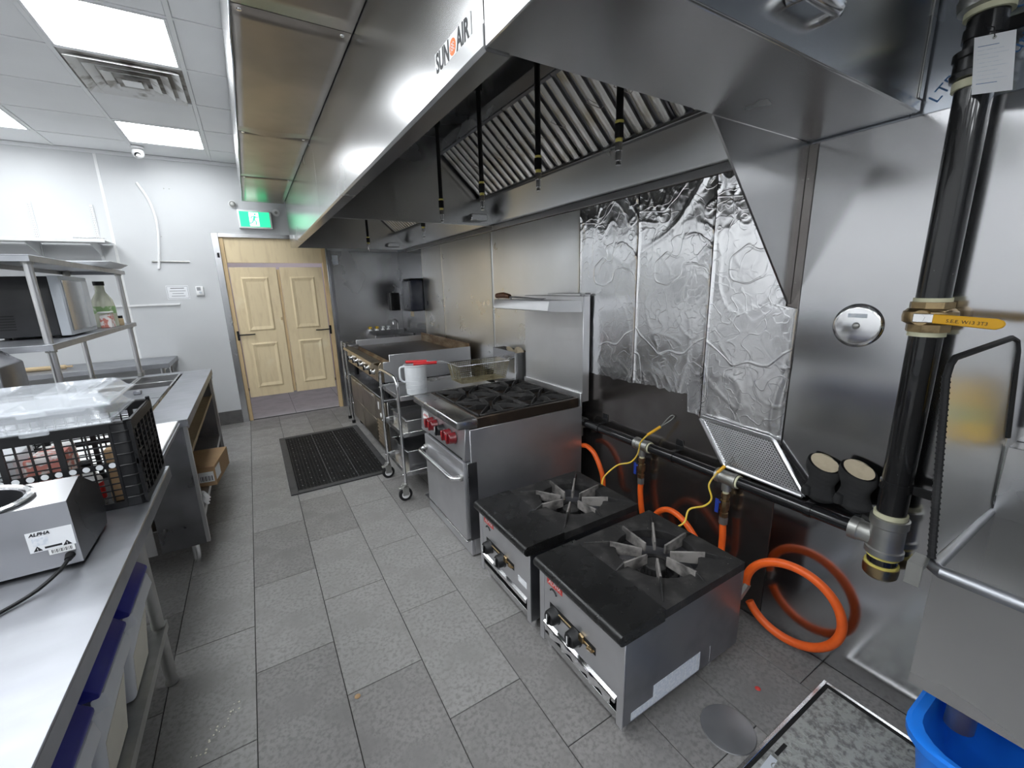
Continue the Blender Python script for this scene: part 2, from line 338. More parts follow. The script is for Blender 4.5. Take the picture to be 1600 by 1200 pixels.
part('top_moulding', MB().box(-2.72, XW-.005, YB-.012, YB, ZC-.035, ZC-.001, .003), M['tee'], wb)
part('steel_panel', MB().box(DX1+.03, XW-.005, YB-.006, YB, .004, 2.02, .001), M['steel_x'], wb, 'brushed steel sheet beside the tan doors')
part('corner_post', MB().box(DX1+.012, DX1+.05, YB-.02, YB-.0065, .0, 2.03, .003), M['steel_dark'], wb)
part('notice', MB().box(.965, 1.035, YB-.008, YB-.0062, 1.86, 1.97), M['paper_blue'], wb, 'small grey notice on the steel sheet')
for x, z in ((-.60, 2.62), (-.555, 2.62), (-.72, 2.36), (-.70, 2.14)):
    part('screw', MB().lathe([(0,.004),(.005,.003),(.006,0)], (x, YB, z), (0,-1,0), 10), M['galv'], wb)
struct('wall_left', MB().box(-2.84, -2.72, -3.6, YB+.1, -.06, ZC+.1), M['paint_white'])
struct('wall_front', MB().box(-3.1, XW+.1, -3.6, -3.48, -.06, ZC+.1), M['white_wall'])
bb = struct('baseboard_back', MB().box(-2.72, DX0-.031, YB-.012, YB, 0, .16, .002), M['base'])
# corridor seen past the tan doors
struct('floor_corridor', MB().box(-1.2, 2.2, YB+.05, 8.2, -.06, -.002), M['grout'])
cf = bpy.data.objects['floor_corridor']
for i in range(5):
    for j in range(3):
        part('tile', MB().box(-.9+.61*i+.002, -.9+.61*(i+1)-.002, YB+.051+.61*j+.002, YB+.051+.61*(j+1)-.002, -.004, .001, .001), M['tile_far'], cf)
struct('wall_corridor', MB().box(-1.2, 2.2, 8.1, 8.2, -.06, 3).box(-1.3, -1.2, YB+.14, 8.2, -.06, 3).box(2.2, 2.3, YB+.14, 8.2, -.06, 3), mat('pale_pink_corridor_wall', (.62,.52,.55), .6, 0, blotch=(2,(.55,.5,.56),.4,.7)))
struct('ceiling_corridor', MB().box(-1.3, 2.3, YB+.14, 8.2, 2.9, 3.0), M['ceil'])

# door set
dr = thing('door_1', None, None, (.335, YB, 0), kind='structure')
part('steel_frame', MB().box(DX0-.03, DX0+.035, YB-.018, YB+.10, 0, DZ+.03, .003).box(DX1-.012, DX1+.012, YB-.018, YB+.10, 0, DZ+.03, .003).box(DX0+.0355, DX1-.0125, YB-.018, YB+.10, DZ-.015, DZ+.03, .003), M['steel_x'], dr, 'grey steel outer frame')
part('jamb', MB().box(DX0+.036, DX0+.075, YB-.004, YB+.08, 0, DZ-.016, .002), M['wood_frame'], dr)
part('jamb', MB().box(DX1-.055, DX1-.013, YB-.004, YB+.08, 0, DZ-.016, .002), M['wood_frame'], dr)
part('transom_board', MB().box(DX0+.076, DX1-.056, YB+.01, YB+.04, 1.875, DZ-.016, .002), M['wood'], dr)
for x in (DX0+.005,):
    part('latch_box', MB().box(x-.006, x+.016, YB-.03, YB-.0185, 1.93, 1.98, .002), M['black'], dr)
def leaf(x0, x1, rot, hinge):
    z0, z1 = .285, 1.825
    me = MB().box(x0, x1, YB+.012, YB+.047, z0, z1, .002)
    l = part('door_leaf', me, M['wood'], dr)
    wv = x1 - x0
    for (a, c) in ((z0+.11, z0+.66), (z0+.80, z1-.11)):
        fx0, fx1 = x0+wv*.20, x1-wv*.20
        b = MB(); y = YB+.0122
        # moulded frame of four mitred bevels round a raised field
        o_ = [(fx0,a),(fx1,a),(fx1,c),(fx0,c)]; m_ = [(fx0+.018,a+.018),(fx1-.018,a+.018),(fx1-.018,c-.018),(fx0+.018,c-.018)]
        i_ = [(fx0+.05,a+.055),(fx1-.05,a+.055),(fx1-.05,c-.055),(fx0+.05,c-.055)]
        for k in range(4):
            k2 = (k+1) % 4
            b.quad((o_[k][0], y, o_[k][1]), (o_[k2][0], y, o_[k2][1]), (m_[k2][0], y-.010, m_[k2][1]), (m_[k][0], y-.010, m_[k][1]))
            b.quad((m_[k][0], y-.010, m_[k][1]), (m_[k2][0], y-.010, m_[k2][1]), (i_[k2][0], y-.001, i_[k2][1]), (i_[k][0], y-.001, i_[k][1]))
        b.quad(*[(p[0], y-.001, p[1]) for p in i_])
        part('moulded_panel', b, M['wood'], l)
    hx = x0 if hinge < 0 else x1
    s_ = 1 if hinge < 0 else -1
    part('spring_hinge', MB().box(hx-.012-s_*.018, hx+.012-s_*.018, YB-.012, YB+.011, .99, 1.10, .003).tube([(hx-s_*.006, YB-.005, 1.052), (hx+s_*.10, YB-.005, 1.05), (hx+s_*.155, YB-.002, 1.052)], .007, 8), M['black'], l, 'black spring hinge with arm')
    return l
l1 = leaf(DX0+.085, .325, 0, -1); l2 = leaf(.362, DX1-.075, 0, 1)
part('edge_strip', MB().box(.327, .358, YB+.02, YB+.04, .30, 1.80, .002), M['wood_frame'], dr)
part('pull', MB().box(.300, .318, YB-.004, YB+.0115, 1.20, 1.235, .003), M['wood_frame'], l1)

# ------------------------------------------------------------ ceiling grid with light panels
ce = struct('ceiling', MB().box(-3.1, XW+.1, -3.6, YB+.1, ZC+.03, ZC+.1), M['ceil'])
gx = [-.15 + .61*k for k in range(-5, 4)]; gy = [3.08 + .61*k for k in range(-10, 5)] + [YB]
lights = {(x, y): 1 for x in (-.76, -1.98) for y in (4.91, 3.08, 1.86, .64, -.58, -1.80, -3.02)}  # panels out of view are added to fill the room with light
vents = {(-.76, 3.69)}
lab = {(-.76, 3.08): 'large square ceiling light panel above the sooty air diffuser, nearest the plenum', (-.76, 4.91): 'square ceiling light panel next to the white dome camera',
       (-1.98, 4.91): 'ceiling light panel cut by the left edge of the picture'}
for (y_, ny_) in ((4.91, 'by the back wall'), (3.08, 'level with the sooty air diffuser'), (1.86, 'level with the black crate'), (.64, 'level with the near stock pot burner'), (-.58, 'just behind the viewer'), (-1.80, 'two steps behind the viewer'), (-3.02, 'by the front wall')):
    for (x_, nx_) in ((-.76, 'aisle row'), (-1.98, 'middle row')):
        lab.setdefault((x_, y_), 'unseen fill light panel added in the ' + nx_ + ' ' + ny_)
tm = MB().box(-.292, .292, -.292, .292, 0, .012, .003).mesh('ceiling_tile', M['ceil'])
def key(x, y, d):
    for (a, c) in d:
        if abs(a-x) < .02 and abs(c-y) < .02: return (a, c)
for i in range(len(gx)-1):
    for j in range(len(gy)-1):
        x0, x1, y0, y1 = gx[i], gx[i+1], gy[j], gy[j+1]
        x0 = max(x0, -2.72)
        if x0 > .3 and (y0 > -.05 or x1 > XW): continue
        k = key(x0, y0, lights)
        if k:
            t = thing('ceiling_light', lab[k], 'ceiling light', ((x0+x1)/2, (y0+y1)/2, ZC-.012), 'square ceiling light panels')
            part('diffuser', MB().box(x0+.030, x1-.030, y0+.030, y1-.030, ZC-.002, ZC+.008, .001), M['panel'], t)
            part('frame', MB().box(x0+.013, x1-.013, y0+.013, y0+.029, ZC-.006, ZC+.012, .002).box(x0+.013, x1-.013, y1-.029, y1-.013, ZC-.006, ZC+.012, .002).box(x0+.013, x0+.029, y0+.0295, y1-.0295, ZC-.006, ZC+.012, .002).box(x1-.029, x1-.013, y0+.0295, y1-.0295, ZC-.006, ZC+.012, .002), M['tee'], t)
            continue
        if key(x0, y0, vents):
            t = thing('air_diffuser', 'square louvred ceiling air diffuser streaked with soot', 'air vent', ((x0+x1)/2, (y0+y1)/2, ZC-.03))
            part('backing', MB().box(x0+.013, x1-.013, y0+.013, y1-.013, ZC+.004, ZC+.012), M['vent_dark'], t)
            cx, cy = (x0+x1)/2, (y0+y1)/2
            for q, (h, dz) in enumerate(((.27, 0), (.205, -.006), (.14, -.012), (.075, -.018))):
                b = MB(); za, zb = ZC+.002+dz, ZC-.026+dz*.3; hi = h-.045
                o_ = [(cx-h,cy-h),(cx+h,cy-h),(cx+h,cy+h),(cx-h,cy+h)]; i_ = [(cx-hi,cy-hi),(cx+hi,cy-hi),(cx+hi,cy+hi),(cx-hi,cy+hi)]
                for n in range(4):
                    n2 = (n+1) % 4
                    b.hexa([(*o_[n], zb), (*o_[n2], zb), (*i_[n2], za), (*i_[n], za), (*o_[n], zb+.003), (*o_[n2], zb+.003), (*i_[n2], za+.003), (*i_[n], za+.003)])
                part('louvre', b, M['sooty_white'] if q < 3 else M['vent_dark'], t)
            part('centre_plate', MB().box(cx-.05, cx+.05, cy-.05, cy+.05, ZC-.032, ZC-.028, .001), M['white'], t)
            continue
        if y1 > YB-.02 or x0 == -2.72:
            o = bpy.data.objects.new('ceiling_tile', MB().box(x0+.013, x1-.013, y0+.013, y1-.013, ZC, ZC+.012, .002).mesh('ceiling_tile', M['ceil']))
        else:
            o = bpy.data.objects.new('ceiling_tile', tm); o.location = ((x0+x1)/2, (y0+y1)/2, ZC)
        COL.objects.link(o); o.parent = ce
for x in gx[1:6]:
    part('grid_tee', MB().box(x-.012, x+.012, gy[0], YB-.013, ZC-.004, ZC+.03, .001), M['tee'], ce)
for y in gy[:-1]:
    part('grid_tee', MB().box(-2.715, .47, y-.012, y+.012, ZC-.003, ZC+.03, .001), M['tee'], ce)
t = thing('ceiling_light', 'unseen light panel added to light the corridor past the tan doors', 'ceiling light', (.3, 6.9, 2.88))  # added lamp out of view, only there to light the corridor
part('diffuser', MB().box(0, .6, 6.6, 7.2, 2.888, 2.899), M['panel'], t)

# ------------------------------------------------------------ exhaust hoods
XF, ZH = .485, 2.02
FB, FT = (1.690, 2.225), (1.365, 2.520)        # lower and upper edge of the filter bank (x, z)
def lerp2(a, b, t): return (a[0]+(b[0]-a[0])*t, a[1]+(b[1]-a[1])*t)
nrm = V((-(FT[1]-FB[1]), 0, FT[0]-FB[0])).normalized()      # pointing down into the hood
if nrm.z > 0: nrm = -nrm
BAFFLE = None
def hood(y0, y1, label, nf, cabinet):
    t = thing('exhaust_hood', label, 'exhaust hood', (1.15, (y0+y1)/2, ZH), 'two exhaust hoods in a row')
    part('front_panel', MB().box(XF, XF+.006, y0, y1, ZH+.045, ZC-.002, .001), M['steel_hood'], t)
    part('drip_gutter', MB().prism([(XF-.004, ZH+.044), (XF-.004, ZH+.004), (XF+.004, ZH-.004), (XF+.06, ZH-.004), (XF+.06, ZH+.02), (XF+.055, ZH+.02), (XF+.055, ZH+.002), (XF+.006, ZH+.002), (XF+.006, ZH+.044)], 'Y', y0, y1), M['steel_hood'], t)
    part('top_panel', MB().box(XF+.007, 1.42, y0+.002, y1-.012, 2.62, 2.626), M['steel_hood'], t)
    part('inner_front', MB().box(XF+.012, XF+.016, y0+.002, y1-.012, ZH+.05, 2.619), M['steel_hood'], t)
    part('filter_header', MB().hexa([(FT[0]-.004, y0+.002, FT[1]-.002), (FT[0]+.004, y0+.002, FT[1]+.002), (1.404, y0+.002, 2.619), (1.396, y0+.002, 2.619), (FT[0]-.004, y1-.012, FT[1]-.002), (FT[0]+.004, y1-.012, FT[1]+.002), (1.404, y1-.012, 2.619), (1.396, y1-.012, 2.619)]), M['steel_hood'], t)
    part('back_panel', MB().prism([(FB[0]-.002, FB[1]-.004), (FB[0]+.004, FB[1]+.0), (1.809, 2.060), (1.809, 2.030), (1.800, 2.030), (1.800, 2.052)], 'Y', y0+.002, y1-.012), M['steel_hood'], t)
    part('grease_trough', MB().box(FB[0]-.03, FB[0]+.006, y0+.002, y1-.012, FB[1]-.022, FB[1]-.005, .003), M['steel_hood'], t)
    part('wall_flange', MB().box(1.795, 1.8085, y0+.002, y1-.012, 1.992, 2.028, .002), M['alu'], t, 'aluminium flange strip along the wall')
    part('end_wall', MB().box(XF+.007, 1.808, y1-.011, y1-.003, ZH, 2.62, .001).box(XF+.007, 1.79, y1-.030, y1-.0112, ZH-.002, ZH+.016, .001), M['steel_hood'], t)
    ys0, ys1 = y0+.03, y1-.03; fw = (ys1-ys0)/nf
    L_ = math.hypot(FT[0]-FB[0], FT[1]-FB[1])
    for i in range(nf):
        fa, fb = ys0+fw*i+.003, ys0+fw*(i+1)-.003
        fr = MB()
        for (s0, s1) in ((0, .035), (.965, 1)):
            p, q = lerp2(FB, FT, s0), lerp2(FB, FT, s1)
            fr.hexa([(p[0], fa, p[1]), (p[0], fb, p[1]), (q[0], fb, q[1]), (q[0], fa, q[1])] + [(a_[0]+nrm.x*.022, a_[1], a_[2]+nrm.z*.022) for a_ in [(p[0], fa, p[1]), (p[0], fb, p[1]), (q[0], fb, q[1]), (q[0], fa, q[1])]])
        bk = [(FB[0]-nrm.x*.004, FB[1]-nrm.z*.004), (FT[0]-nrm.x*.004, FT[1]-nrm.z*.004)]
        fr.quad((bk[0][0], fa, bk[0][1]), (bk[0][0], fb, bk[0][1]), (bk[1][0], fb, bk[1][1]), (bk[1][0], fa, bk[1][1]))
        f = part('baffle_filter', fr, M['steel_dark'], t)
        nb = 6; pw = (fb-fa)/nb
        for k in range(nb):
            c = fa + pw*(k+.5); hw = pw*.33
            b = MB()
            sec = [(-hw, 0), (-hw*.95, .010), (-hw*.6, .018), (0, .021), (hw*.6, .018), (hw*.95, .010), (hw, 0)]
            ra = []
            for sgm in (.03, .97):
                p = lerp2(FB, FT, sgm); ra.append([b.bm.verts.new((p[0]+nrm.x*h, c+d, p[1]+nrm.z*h)) for (d, h) in sec])
            for m_ in range(len(sec)-1): b._face([ra[0][m_], ra[0][m_+1], ra[1][m_+1], ra[1][m_]])
            b._face(ra[0]); b._face(ra[1][::-1])
            part('baffle', b, M['filter'], f)
        for cc in (.30, .70):
            y = fa+(fb-fa)*cc; p = lerp2(FB, FT, .45); q = lerp2(FB, FT, .58)
            def out(s_, h): return (s_[0]+nrm.x*h, s_[1]+nrm.z*h)
            a1, a2, a3, a4 = out(p, .020), out(p, .034), out(q, .034), out(q, .020)
            part('lift_handle', MB().tube([(a1[0], y-.03, a1[1]), (a2[0], y-.03, a2[1]), (a3[0], y+.03, a3[1]), (a4[0], y+.03, a4[1])], .0022, 6), M['filter'], f)
    part('grease_cup', MB().box(1.56, 1.70, y1-.10, y1-.032, ZH+.025, ZH+.075, .006).box(1.575, 1.685, y1-.031, y1-.0115, ZH+.03, ZH+.07), M['steel_hood'], t)
    if cabinet:
        c0 = .577
        cb = part('control_cabinet', MB().box(XF, 1.800, c0, y0-.001, ZH, ZC-.002, .003), M['steel_hood'], t)
        part('bottom_flange', MB().box(XF+.004, 1.796, c0-.004, c0-.0002, ZH+.002, ZH+.030, .001), M['steel_hood'], cb)
        part('edge_angle', MB().box(1.772, 1.800, c0-.005, c0-.0003, ZH+.034, ZC-.01, .001), M['steel'], cb)
        part('door_seam', MB().box(XF+.10, XF+.103, c0-.0008, c0-.0002, ZH+.06, ZC-.05), M['hole'], cb)
        hx, hz = 1.105, 2.105
        part('pull_handle', MB().tube([(hx-.075, c0-.001, hz), (hx-.070, c0-.030, hz), (hx-.055, c0-.038, hz), (hx+.055, c0-.038, hz), (hx+.070, c0-.030, hz), (hx+.075, c0-.001, hz)], .013, 10, rz=.017), M['chrome'], cb, 'bright chrome door handle')
        part('corner_seam', MB().box(XF-.0008, XF+.0002, y0-.003, y0, ZH+.05, ZC-.01), M['hole'], t)
        part('side_skirt', MB().prism([(1.245, ZH-.003), (1.808, ZH-.003), (1.808, 1.445), (1.800, 1.445)], 'Y', y0-.004, y0+.004), M['steel_hood'], t, 'triangular steel end skirt')
        s_ = part('name_plate', MB().box(XF-.0020, XF-.0002, .935, 1.138, 2.058, 2.112, .0004), M['ink_white'], t, 'white name plate with black letters')
        u, v = (0,-1,0), (0,0,1)
        part('lettering', text_mesh('SUN', .060, (XF-.0025, 1.0905, 2.085), u, v, M['ink'], .0003, bold=.0016, sx=.70), None, s_)
        part('lettering', text_mesh('AIR', .060, (XF-.0025, .976, 2.085), u, v, M['ink'], .0003, bold=.0016, sx=.70), None, s_)
        em = part('emblem', MB().lathe([(0, .0008), (.017, .0008), (.017, 0)], (XF-.0020, 1.030, 2.085), (-1,0,0), 24), M['ink_orange'], s_, 'orange disc with white waves')
        for dz in (-.006, 0, .006):
            part('wave', MB().tube([(XF-.0030, 1.040-.005*k, 2.085+dz+(.0022 if k % 2 else -.0022)) for k in range(5)], .0009, 5, sub=3), M['ink_white'], s_)
    return t
H1 = hood(.881, 3.235, 'near exhaust hood with the white name plate and end cabinet above the burners', 5, True)
H2 = hood(3.238, 5.56, 'far exhaust hood above the griddle, by the tan doors', 5, False)
for y in (5.10,):
    part('small_sticker', MB().box(XF-.0012, XF-.0002, y, y+.05, 2.08, 2.11), M['ink_white'], H2)

# plenum between hood front and suspended ceiling
pl = thing('makeup_air_plenum', 'boxed brown-grey steel plenum between exhaust hood front and ceiling tiles', 'duct', (.28, 2.5, 2.5))
ZP = 2.505
for i, (a, c) in enumerate(((-.9, .58), (.58, 1.93), (1.93, 3.285), (3.285, 4.50), (4.50, 5.70))):
    b = MB()
    def fn(u, v, a=a, c=c, i=i):
        x = .083 + (XF-.004-.083)*u; y = a+.003 + (c-a-.006)*v; z = ZP
        if i == 2: z -= .022*max(0, 1-(1-v)/.16)**2*max(0, 1-abs(u-.42)/.46)
        z -= .004*math.sin(math.pi*u)*math.sin(math.pi*v)
        return (x, y, z)
    b.grid(fn, 10, 16)
    o = part('soffit_panel', b, M['steel_soffit'], pl)
    sm = o.modifiers.new('thick', 'SOLIDIFY'); sm.thickness = .002; sm.offset = 1
    for x in (.11, XF-.035):
        part('screw', MB().lathe([(.009,0),(.008,-.003),(0,-.004)], (x, a+.03, ZP-.0005), (0,0,1), 10), M['chrome'], pl)
part('side_panel', MB().box(.078, .082, -.9, 5.70, ZP-.002, ZC-.006), M['steel_hood'], pl)
part('far_end_panel', MB().box(.083, XF-.002, 5.702, 5.706, ZP, ZC-.006), M['steel_hood'], pl)
part('torn_film_edge', MB().tube([(.080+random.uniform(-.003,.003), -.85+.25*k, ZP-.003+random.uniform(-.003,.003)) for k in range(27)], .0028, 6, sub=2), M['film'], pl, 'strip of torn bluish protective film')

# ------------------------------------------------------------ fire suppression pipes under the hoods
def drop(t, x, y, zt, zb, lean=0.0, ny=0.0):
    p = part('drop_pipe', MB().cyl((x-lean, y, zt), (x, y, zb+.13), .0125, n=12).cyl((x-lean, y, zt-.02), (x-lean, y, zt+.02), .022, n=12), M['black_paint'], t)
    part('coupling', MB().cyl((x, y, zb+.085), (x, y, zb+.13), .017, n=6), M['black_paint'], p)
    part('thread_tape', MB().cyl((x, y, zb+.130), (x, y, zb+.140), .0145, n=12), M['yellow_tape'], p)
    part('thread_tape', MB().cyl((x, y, zb+.072), (x, y, zb+.084), .012, n=12), M['yellow_tape'], p)
    part('nozzle', MB().cyl((x, y, zb+.045), (x, y, zb+.072), .014, n=6).cyl((x, y, zb+.015), (x, y, zb+.045), .010, n=12).cyl((x, y, zb), (x, y, zb+.015), .010, .006, n=12), M['chrome'], p, 'chrome spray nozzle')
t = thing('suppression_pipework', 'black fire suppression pipe with drop nozzles inside the near exhaust hood', 'pipe', (1.12, 2.0, 2.5))
part('header_pipe', MB().cyl((1.08, .89, 2.53), (1.08, 3.18, 2.53), .014, n=12), M['black_paint'], t)
for y in (.95, 2.0, 3.0):
    part('pipe_clip', MB().box(1.06, 1.10, y-.012, y+.012, 2.545, 2.6195), M['black_paint'], t)
for (x, y, zb) in ((1.17, 1.185, 1.945), (1.15, 1.645, 1.945), (1.145, 2.165, 1.945), (1.14, 2.72, 1.955)):
    part('branch_pipe', MB().tube([(1.08, y, 2.53), (x, y, 2.53)], .012, 10), M['black_paint'], t)
    drop(t, x, y, 2.53, zb)
t = thing('suppression_pipework', 'black fire suppression pipe with drop nozzles inside the far exhaust hood', 'pipe', (1.12, 4.4, 2.5))
part('header_pipe', MB().cyl((1.10, 3.26, 2.50), (1.10, 5.50, 2.50), .014, n=12), M['black_paint'], t)
for (x, y, zb) in ((1.26, 3.40, 1.93), (1.14, 4.72, 1.93)):
    part('branch_pipe', MB().tube([(1.10, y, 2.50), (x, y, 2.50)], .012, 10), M['black_paint'], t)
    drop(t, x, y, 2.50, zb)
for (y, lb) in ((1.80, 'nearer of the two round hood lamps behind the gutter'), (2.62, 'farther of the two round hood lamps behind the gutter')):
    t = thing('hood_lamp', lb, 'lamp', (.80, y, 2.618), 'globe lamps in the near hood')
    part('lamp_base', MB().cyl((.80, y, 2.575), (.80, y, 2.6195), .055, n=20), M['galv'], t)
    part('globe', MB().lathe([(.050, 0), (.056, -.03), (.054, -.07), (.040, -.105), (.02, -.122), (0, -.126)], (.80, y, 2.574), (0,0,1), 24), M['glassglobe'], t)

# ------------------------------------------------------------ foil sheets on the wall
def ridge(p):
    return 1 - abs(noise.noise(p))*2
def foil_sheet(y0, y1, zt, zb, amp, label, m, nu, nv, seed, rag=.0, group='foil sheets on the wall behind the cooking line'):
    def fn(u, v):
        zz = zb(y0) + (zt-zb(y0))*v
        ys_ = y0 + (.045 if (y0 < .9 and zz > 1.435) else 0)
        y = ys_ + (y1-ys_)*u
        b0 = zb(y) + rag*noise.noise((y*9+seed, 3.1, 0)) + rag*.5*noise.noise((y*31+seed, 7.1, 0))
        z = b0 + (zt-b0)*v
        wgt = .22 + 1.5*max(0, (v-.72)/.28)**1.3 + .55*max(0, (.18-u)/.18) + .35*max(0, (.08-v)/.08)
        p = V((y*3.1+seed, z*2.2+(y*1.3), seed*.7))
        q = V((y*7.7-seed, z*6.1-y*4, seed))
        s = V((y*19+seed, z*17+y*7, seed*2))
        r1 = max(0, ridge(p)-.80)/.20; r2 = max(0, ridge(q)-.78)/.22; r3 = max(0, ridge(s)-.70)/.30
        d = amp*wgt*(1.0*r1*r1 + .55*r2*r2 + .22*r3) + amp*.35*noise.noise((y*5+seed, z*4, 1))*wgt
        e = min(u, 1-u)*(y1-y0)
        d += .0035*max(0, 1-e/.012)
        return (XW-.0075-max(-.0015, d), y, z)
    b = MB().grid(fn, nu, nv)
    me = b.mesh('foil_sheet', m)
    o = bpy.data.objects.new('foil_sheet', me); COL.objects.link(o); me.transform(Matrix.Translation((0, -(y0+y1)/2, 0))); o.location = (0, (y0+y1)/2, 0)
    o['label'] = label; o['category'] = 'foil sheet'; o['group'] = group
    for p_ in me.polygons: p_.use_smooth = True
    return o
foil_sheet(.845, 1.222, 1.985, lambda y: .872+.03*(y-.85), .0055, 'crumpled foil sheet nearest the round chrome plate', M['foil'], 60, 150, 1.3, .004)
foil_sheet(1.226, 1.662, 1.985, lambda y: .90 if y < 1.30 else .99, .0055, 'crumpled foil sheet above the perforated tray, torn at its foot', M['foil'], 66, 140, 4.7, .022)
foil_sheet(1.666, 2.134, 1.985, lambda y: .985, .0045, 'crumpled foil sheet just right of the range shelf', M['foil'], 66, 140, 9.1, .02)
foil_sheet(2.138, 3.285, 1.985, lambda y: .80, .0005, 'smoother foil sheet behind the range shelf', M['foil_smooth'], 90, 90, 13.7, .004)
foil_sheet(3.290, 4.400, 1.985, lambda y: .80, .0004, 'smooth foil sheet behind the griddle', M['foil_smooth'], 80, 80, 17.1, .004)
foil_sheet(4.405, 5.000, 1.985, lambda y: .80, .0006, 'narrow foil sheet beside the smoky towel dispenser', M['foil_smooth'], 50, 80, 21.3, .004)
# ------------------------------------------------------------ gas pipes on the right wall
PX, PY, PR = 1.752, .450, .040
t = thing('gas_pipe', 'thick black upright gas pipe with yellow shut-off lever on the steel wall', 'pipe', (PX, PY, .53))
part('riser', MB().cyl((PX, PY, 1.475), (PX, PY, 2.02), PR, n=28), M['black_paint'], t)
part('riser', MB().cyl((PX, PY, .765), (PX, PY, 1.365), PR, n=28), M['black_paint'], t)
part('upper_riser', MB().cyl((PX, PY, 2.12), (PX, PY, 2.205), PR, n=28), M['black_paint'], t)
part('nipple', MB().cyl((PX, PY, 2.02), (PX, PY, 2.05), PR, n=28), M['black_paint'], t)
part('coupling', MB().lathe([(.040,2.05),(.054,2.055),(.056,2.068),(.052,2.072),(.052,2.100),(.056,2.104),(.056,2.120),(.040,2.124)], (PX, PY, 0), n=28), M['black_paint'], t)
part('thread_seal', MB().cyl((PX, PY, 2.030), (PX, PY, 2.050), .047, n=20), M['tape'], t)
part('top_fitting', MB().lathe([(.042,2.213),(.062,2.218),(.066,2.243),(.058,2.263),(.058,2.343),(.064,2.363),(.064,2.393),(.042,2.398)], (PX, PY, 0), n=28).cyl((PX, PY, 2.398), (PX, PY, ZC), PR, n=28), M['galv'], t, 'grey galvanised fitting at the top')
part('thread_seal', MB().cyl((PX, PY, 2.200), (PX, PY, 2.214), .049, n=20), M['tape'], t)
v_ = part('ball_valve', MB().lathe([(.046,1.375),(.052,1.376),(.052,1.398),(.056,1.402),(.060,1.406),(.060,1.438),(.056,1.444),(.052,1.446),(.052,1.464),(.046,1.465)], (PX, PY, 0), n=8), M['brass'], t, 'brass ball valve')
part('valve_body', MB().lathe([(.050,1.398),(.062,1.405),(.064,1.420),(.062,1.436),(.050,1.444)], (PX, PY, 0), n=24).cyl((PX-.05, PY, 1.421), (PX-.078, PY, 1.421), .022, n=16), M['brass'], v_)
part('thread_seal', MB().cyl((PX, PY, 1.464), (PX, PY, 1.476), .0445, n=24).cyl((PX, PY, 1.362), (PX, PY, 1.375), .0445, n=24), M['tape'], v_)
part('lever_washer', MB().cyl((PX-.0781, PY, 1.421), (PX-.086, PY, 1.421), .012, n=6).box(PX-.0835, PX-.0782, PY-.045, PY+.016, 1.408, 1.434, .002), M['chrome'], v_)
lv = part('lever', MB().prism([(PY-.030, 1.408), (PY-.155, 1.398), (PY-.168, 1.404), (PY-.172, 1.413), (PY-.168, 1.422), (PY-.155, 1.427), (PY-.030, 1.434)], 'X', PX-.092, PX-.084, .002), M['yellow_lever'], v_, 'yellow lever handle')
part('lettering', text_mesh('S.E.E. W13 3T3', .013, (PX-.0925, PY-.10, 1.414), (0,-1,-.05), (0,-.05,1), M['ink'], .0002), None, v_)
part('tee_body', MB().lathe([(.047,.61),(.053,.612),(.053,.632),(.048,.636),(.048,.715),(.053,.72),(.053,.748),(.047,.75)], (PX, PY, 0), n=28).lathe([(.030,0),(.034,.002),(.036,.05),(.040,.055),(.040,.080),(.03,.082)], (PX, PY+.02, .662), (0,1,0), 24), M['galv'], t, 'grey tee fitting')
part('thread_seal', MB().cyl((PX, PY, .75), (PX, PY, .766), .0455, n=24), M['tape'], t)
part('thread_tape', MB().cyl((PX, PY, .600), (PX, PY, .611), .0455, n=24), M['yellow_tape'], t)
part('thread_tape', MB().cyl((PX, PY, .566), (PX, PY, .576), .0475, n=24), M['yellow_tape'], t)
part('nipple', MB().cyl((PX, PY, .57), (PX, PY, .605), .042, n=24), M['black_paint'], t)
part('end_cap', MB().lathe([(0,.522),(.040,.524),(.048,.532),(.050,.55),(.050,.568),(.044,.569)], (PX, PY, 0), n=28), M['brass'], t, 'rusty brown end cap')
for z in (.865, 2.160):
    part('pipe_strap', MB().lathe([(PR+.0005,-.014),(PR+.004,-.014),(PR+.004,.014),(PR+.0005,.014)], (PX, PY, z), n=24).box(PX-.006, PX+.006, PY-.11, PY-PR, z-.016, z+.016, .002).box(PX+.006, XW-.004, PY-.11, PY-.09, z-.016, z+.016, .002), M['black_paint'], t, 'black pipe strap')
# inspection tag
t2 = thing('inspection_tag', 'white paper inspection tag hanging from the upright gas pipe', 'tag', (PX-.05, PY-.03, 2.02))
def tg(u, v, h=0.0):       # u across the card, v down it
    a, c, d = V((1.690, .453, 2.135)), V((1.686, .378, 2.120)), V((1.700, .440, 2.002))
    return a + (c-a)*u + (d-a)*v + V((-1, 0, 0))*h
def tgbox(u0, u1, v0, v1, h0, h1):
    return MB().hexa([tg(u0,v1,h0), tg(u1,v1,h0), tg(u1,v0,h0), tg(u0,v0,h0), tg(u0,v1,h1), tg(u1,v1,h1), tg(u1,v0,h1), tg(u0,v0,h1)])
ta = part('card', tgbox(0, 1, 0, 1, 0, .0008), M['paper'], t2)
part('eyelet', MB().lathe([(.0015,0),(.004,0),(.004,.001),(.0015,.001)], tg(.5, .06, .0009), (-1,0,0), 12), M['galv'], t2)
part('tie', MB().tube([tg(.5, .06, .001), tg(.5, -.1, .004), (PX-.045, PY-.01, 2.16)], .0012, 5), M['ink'], t2)
for k in range(10):
    part('print_line', tgbox(.10, .62+.12*(k % 3), .17+.072*k, .18+.072*k, .0009, .0012), M['ink_blue'] if k in (0, 9) else M['paper_blue'], ta)

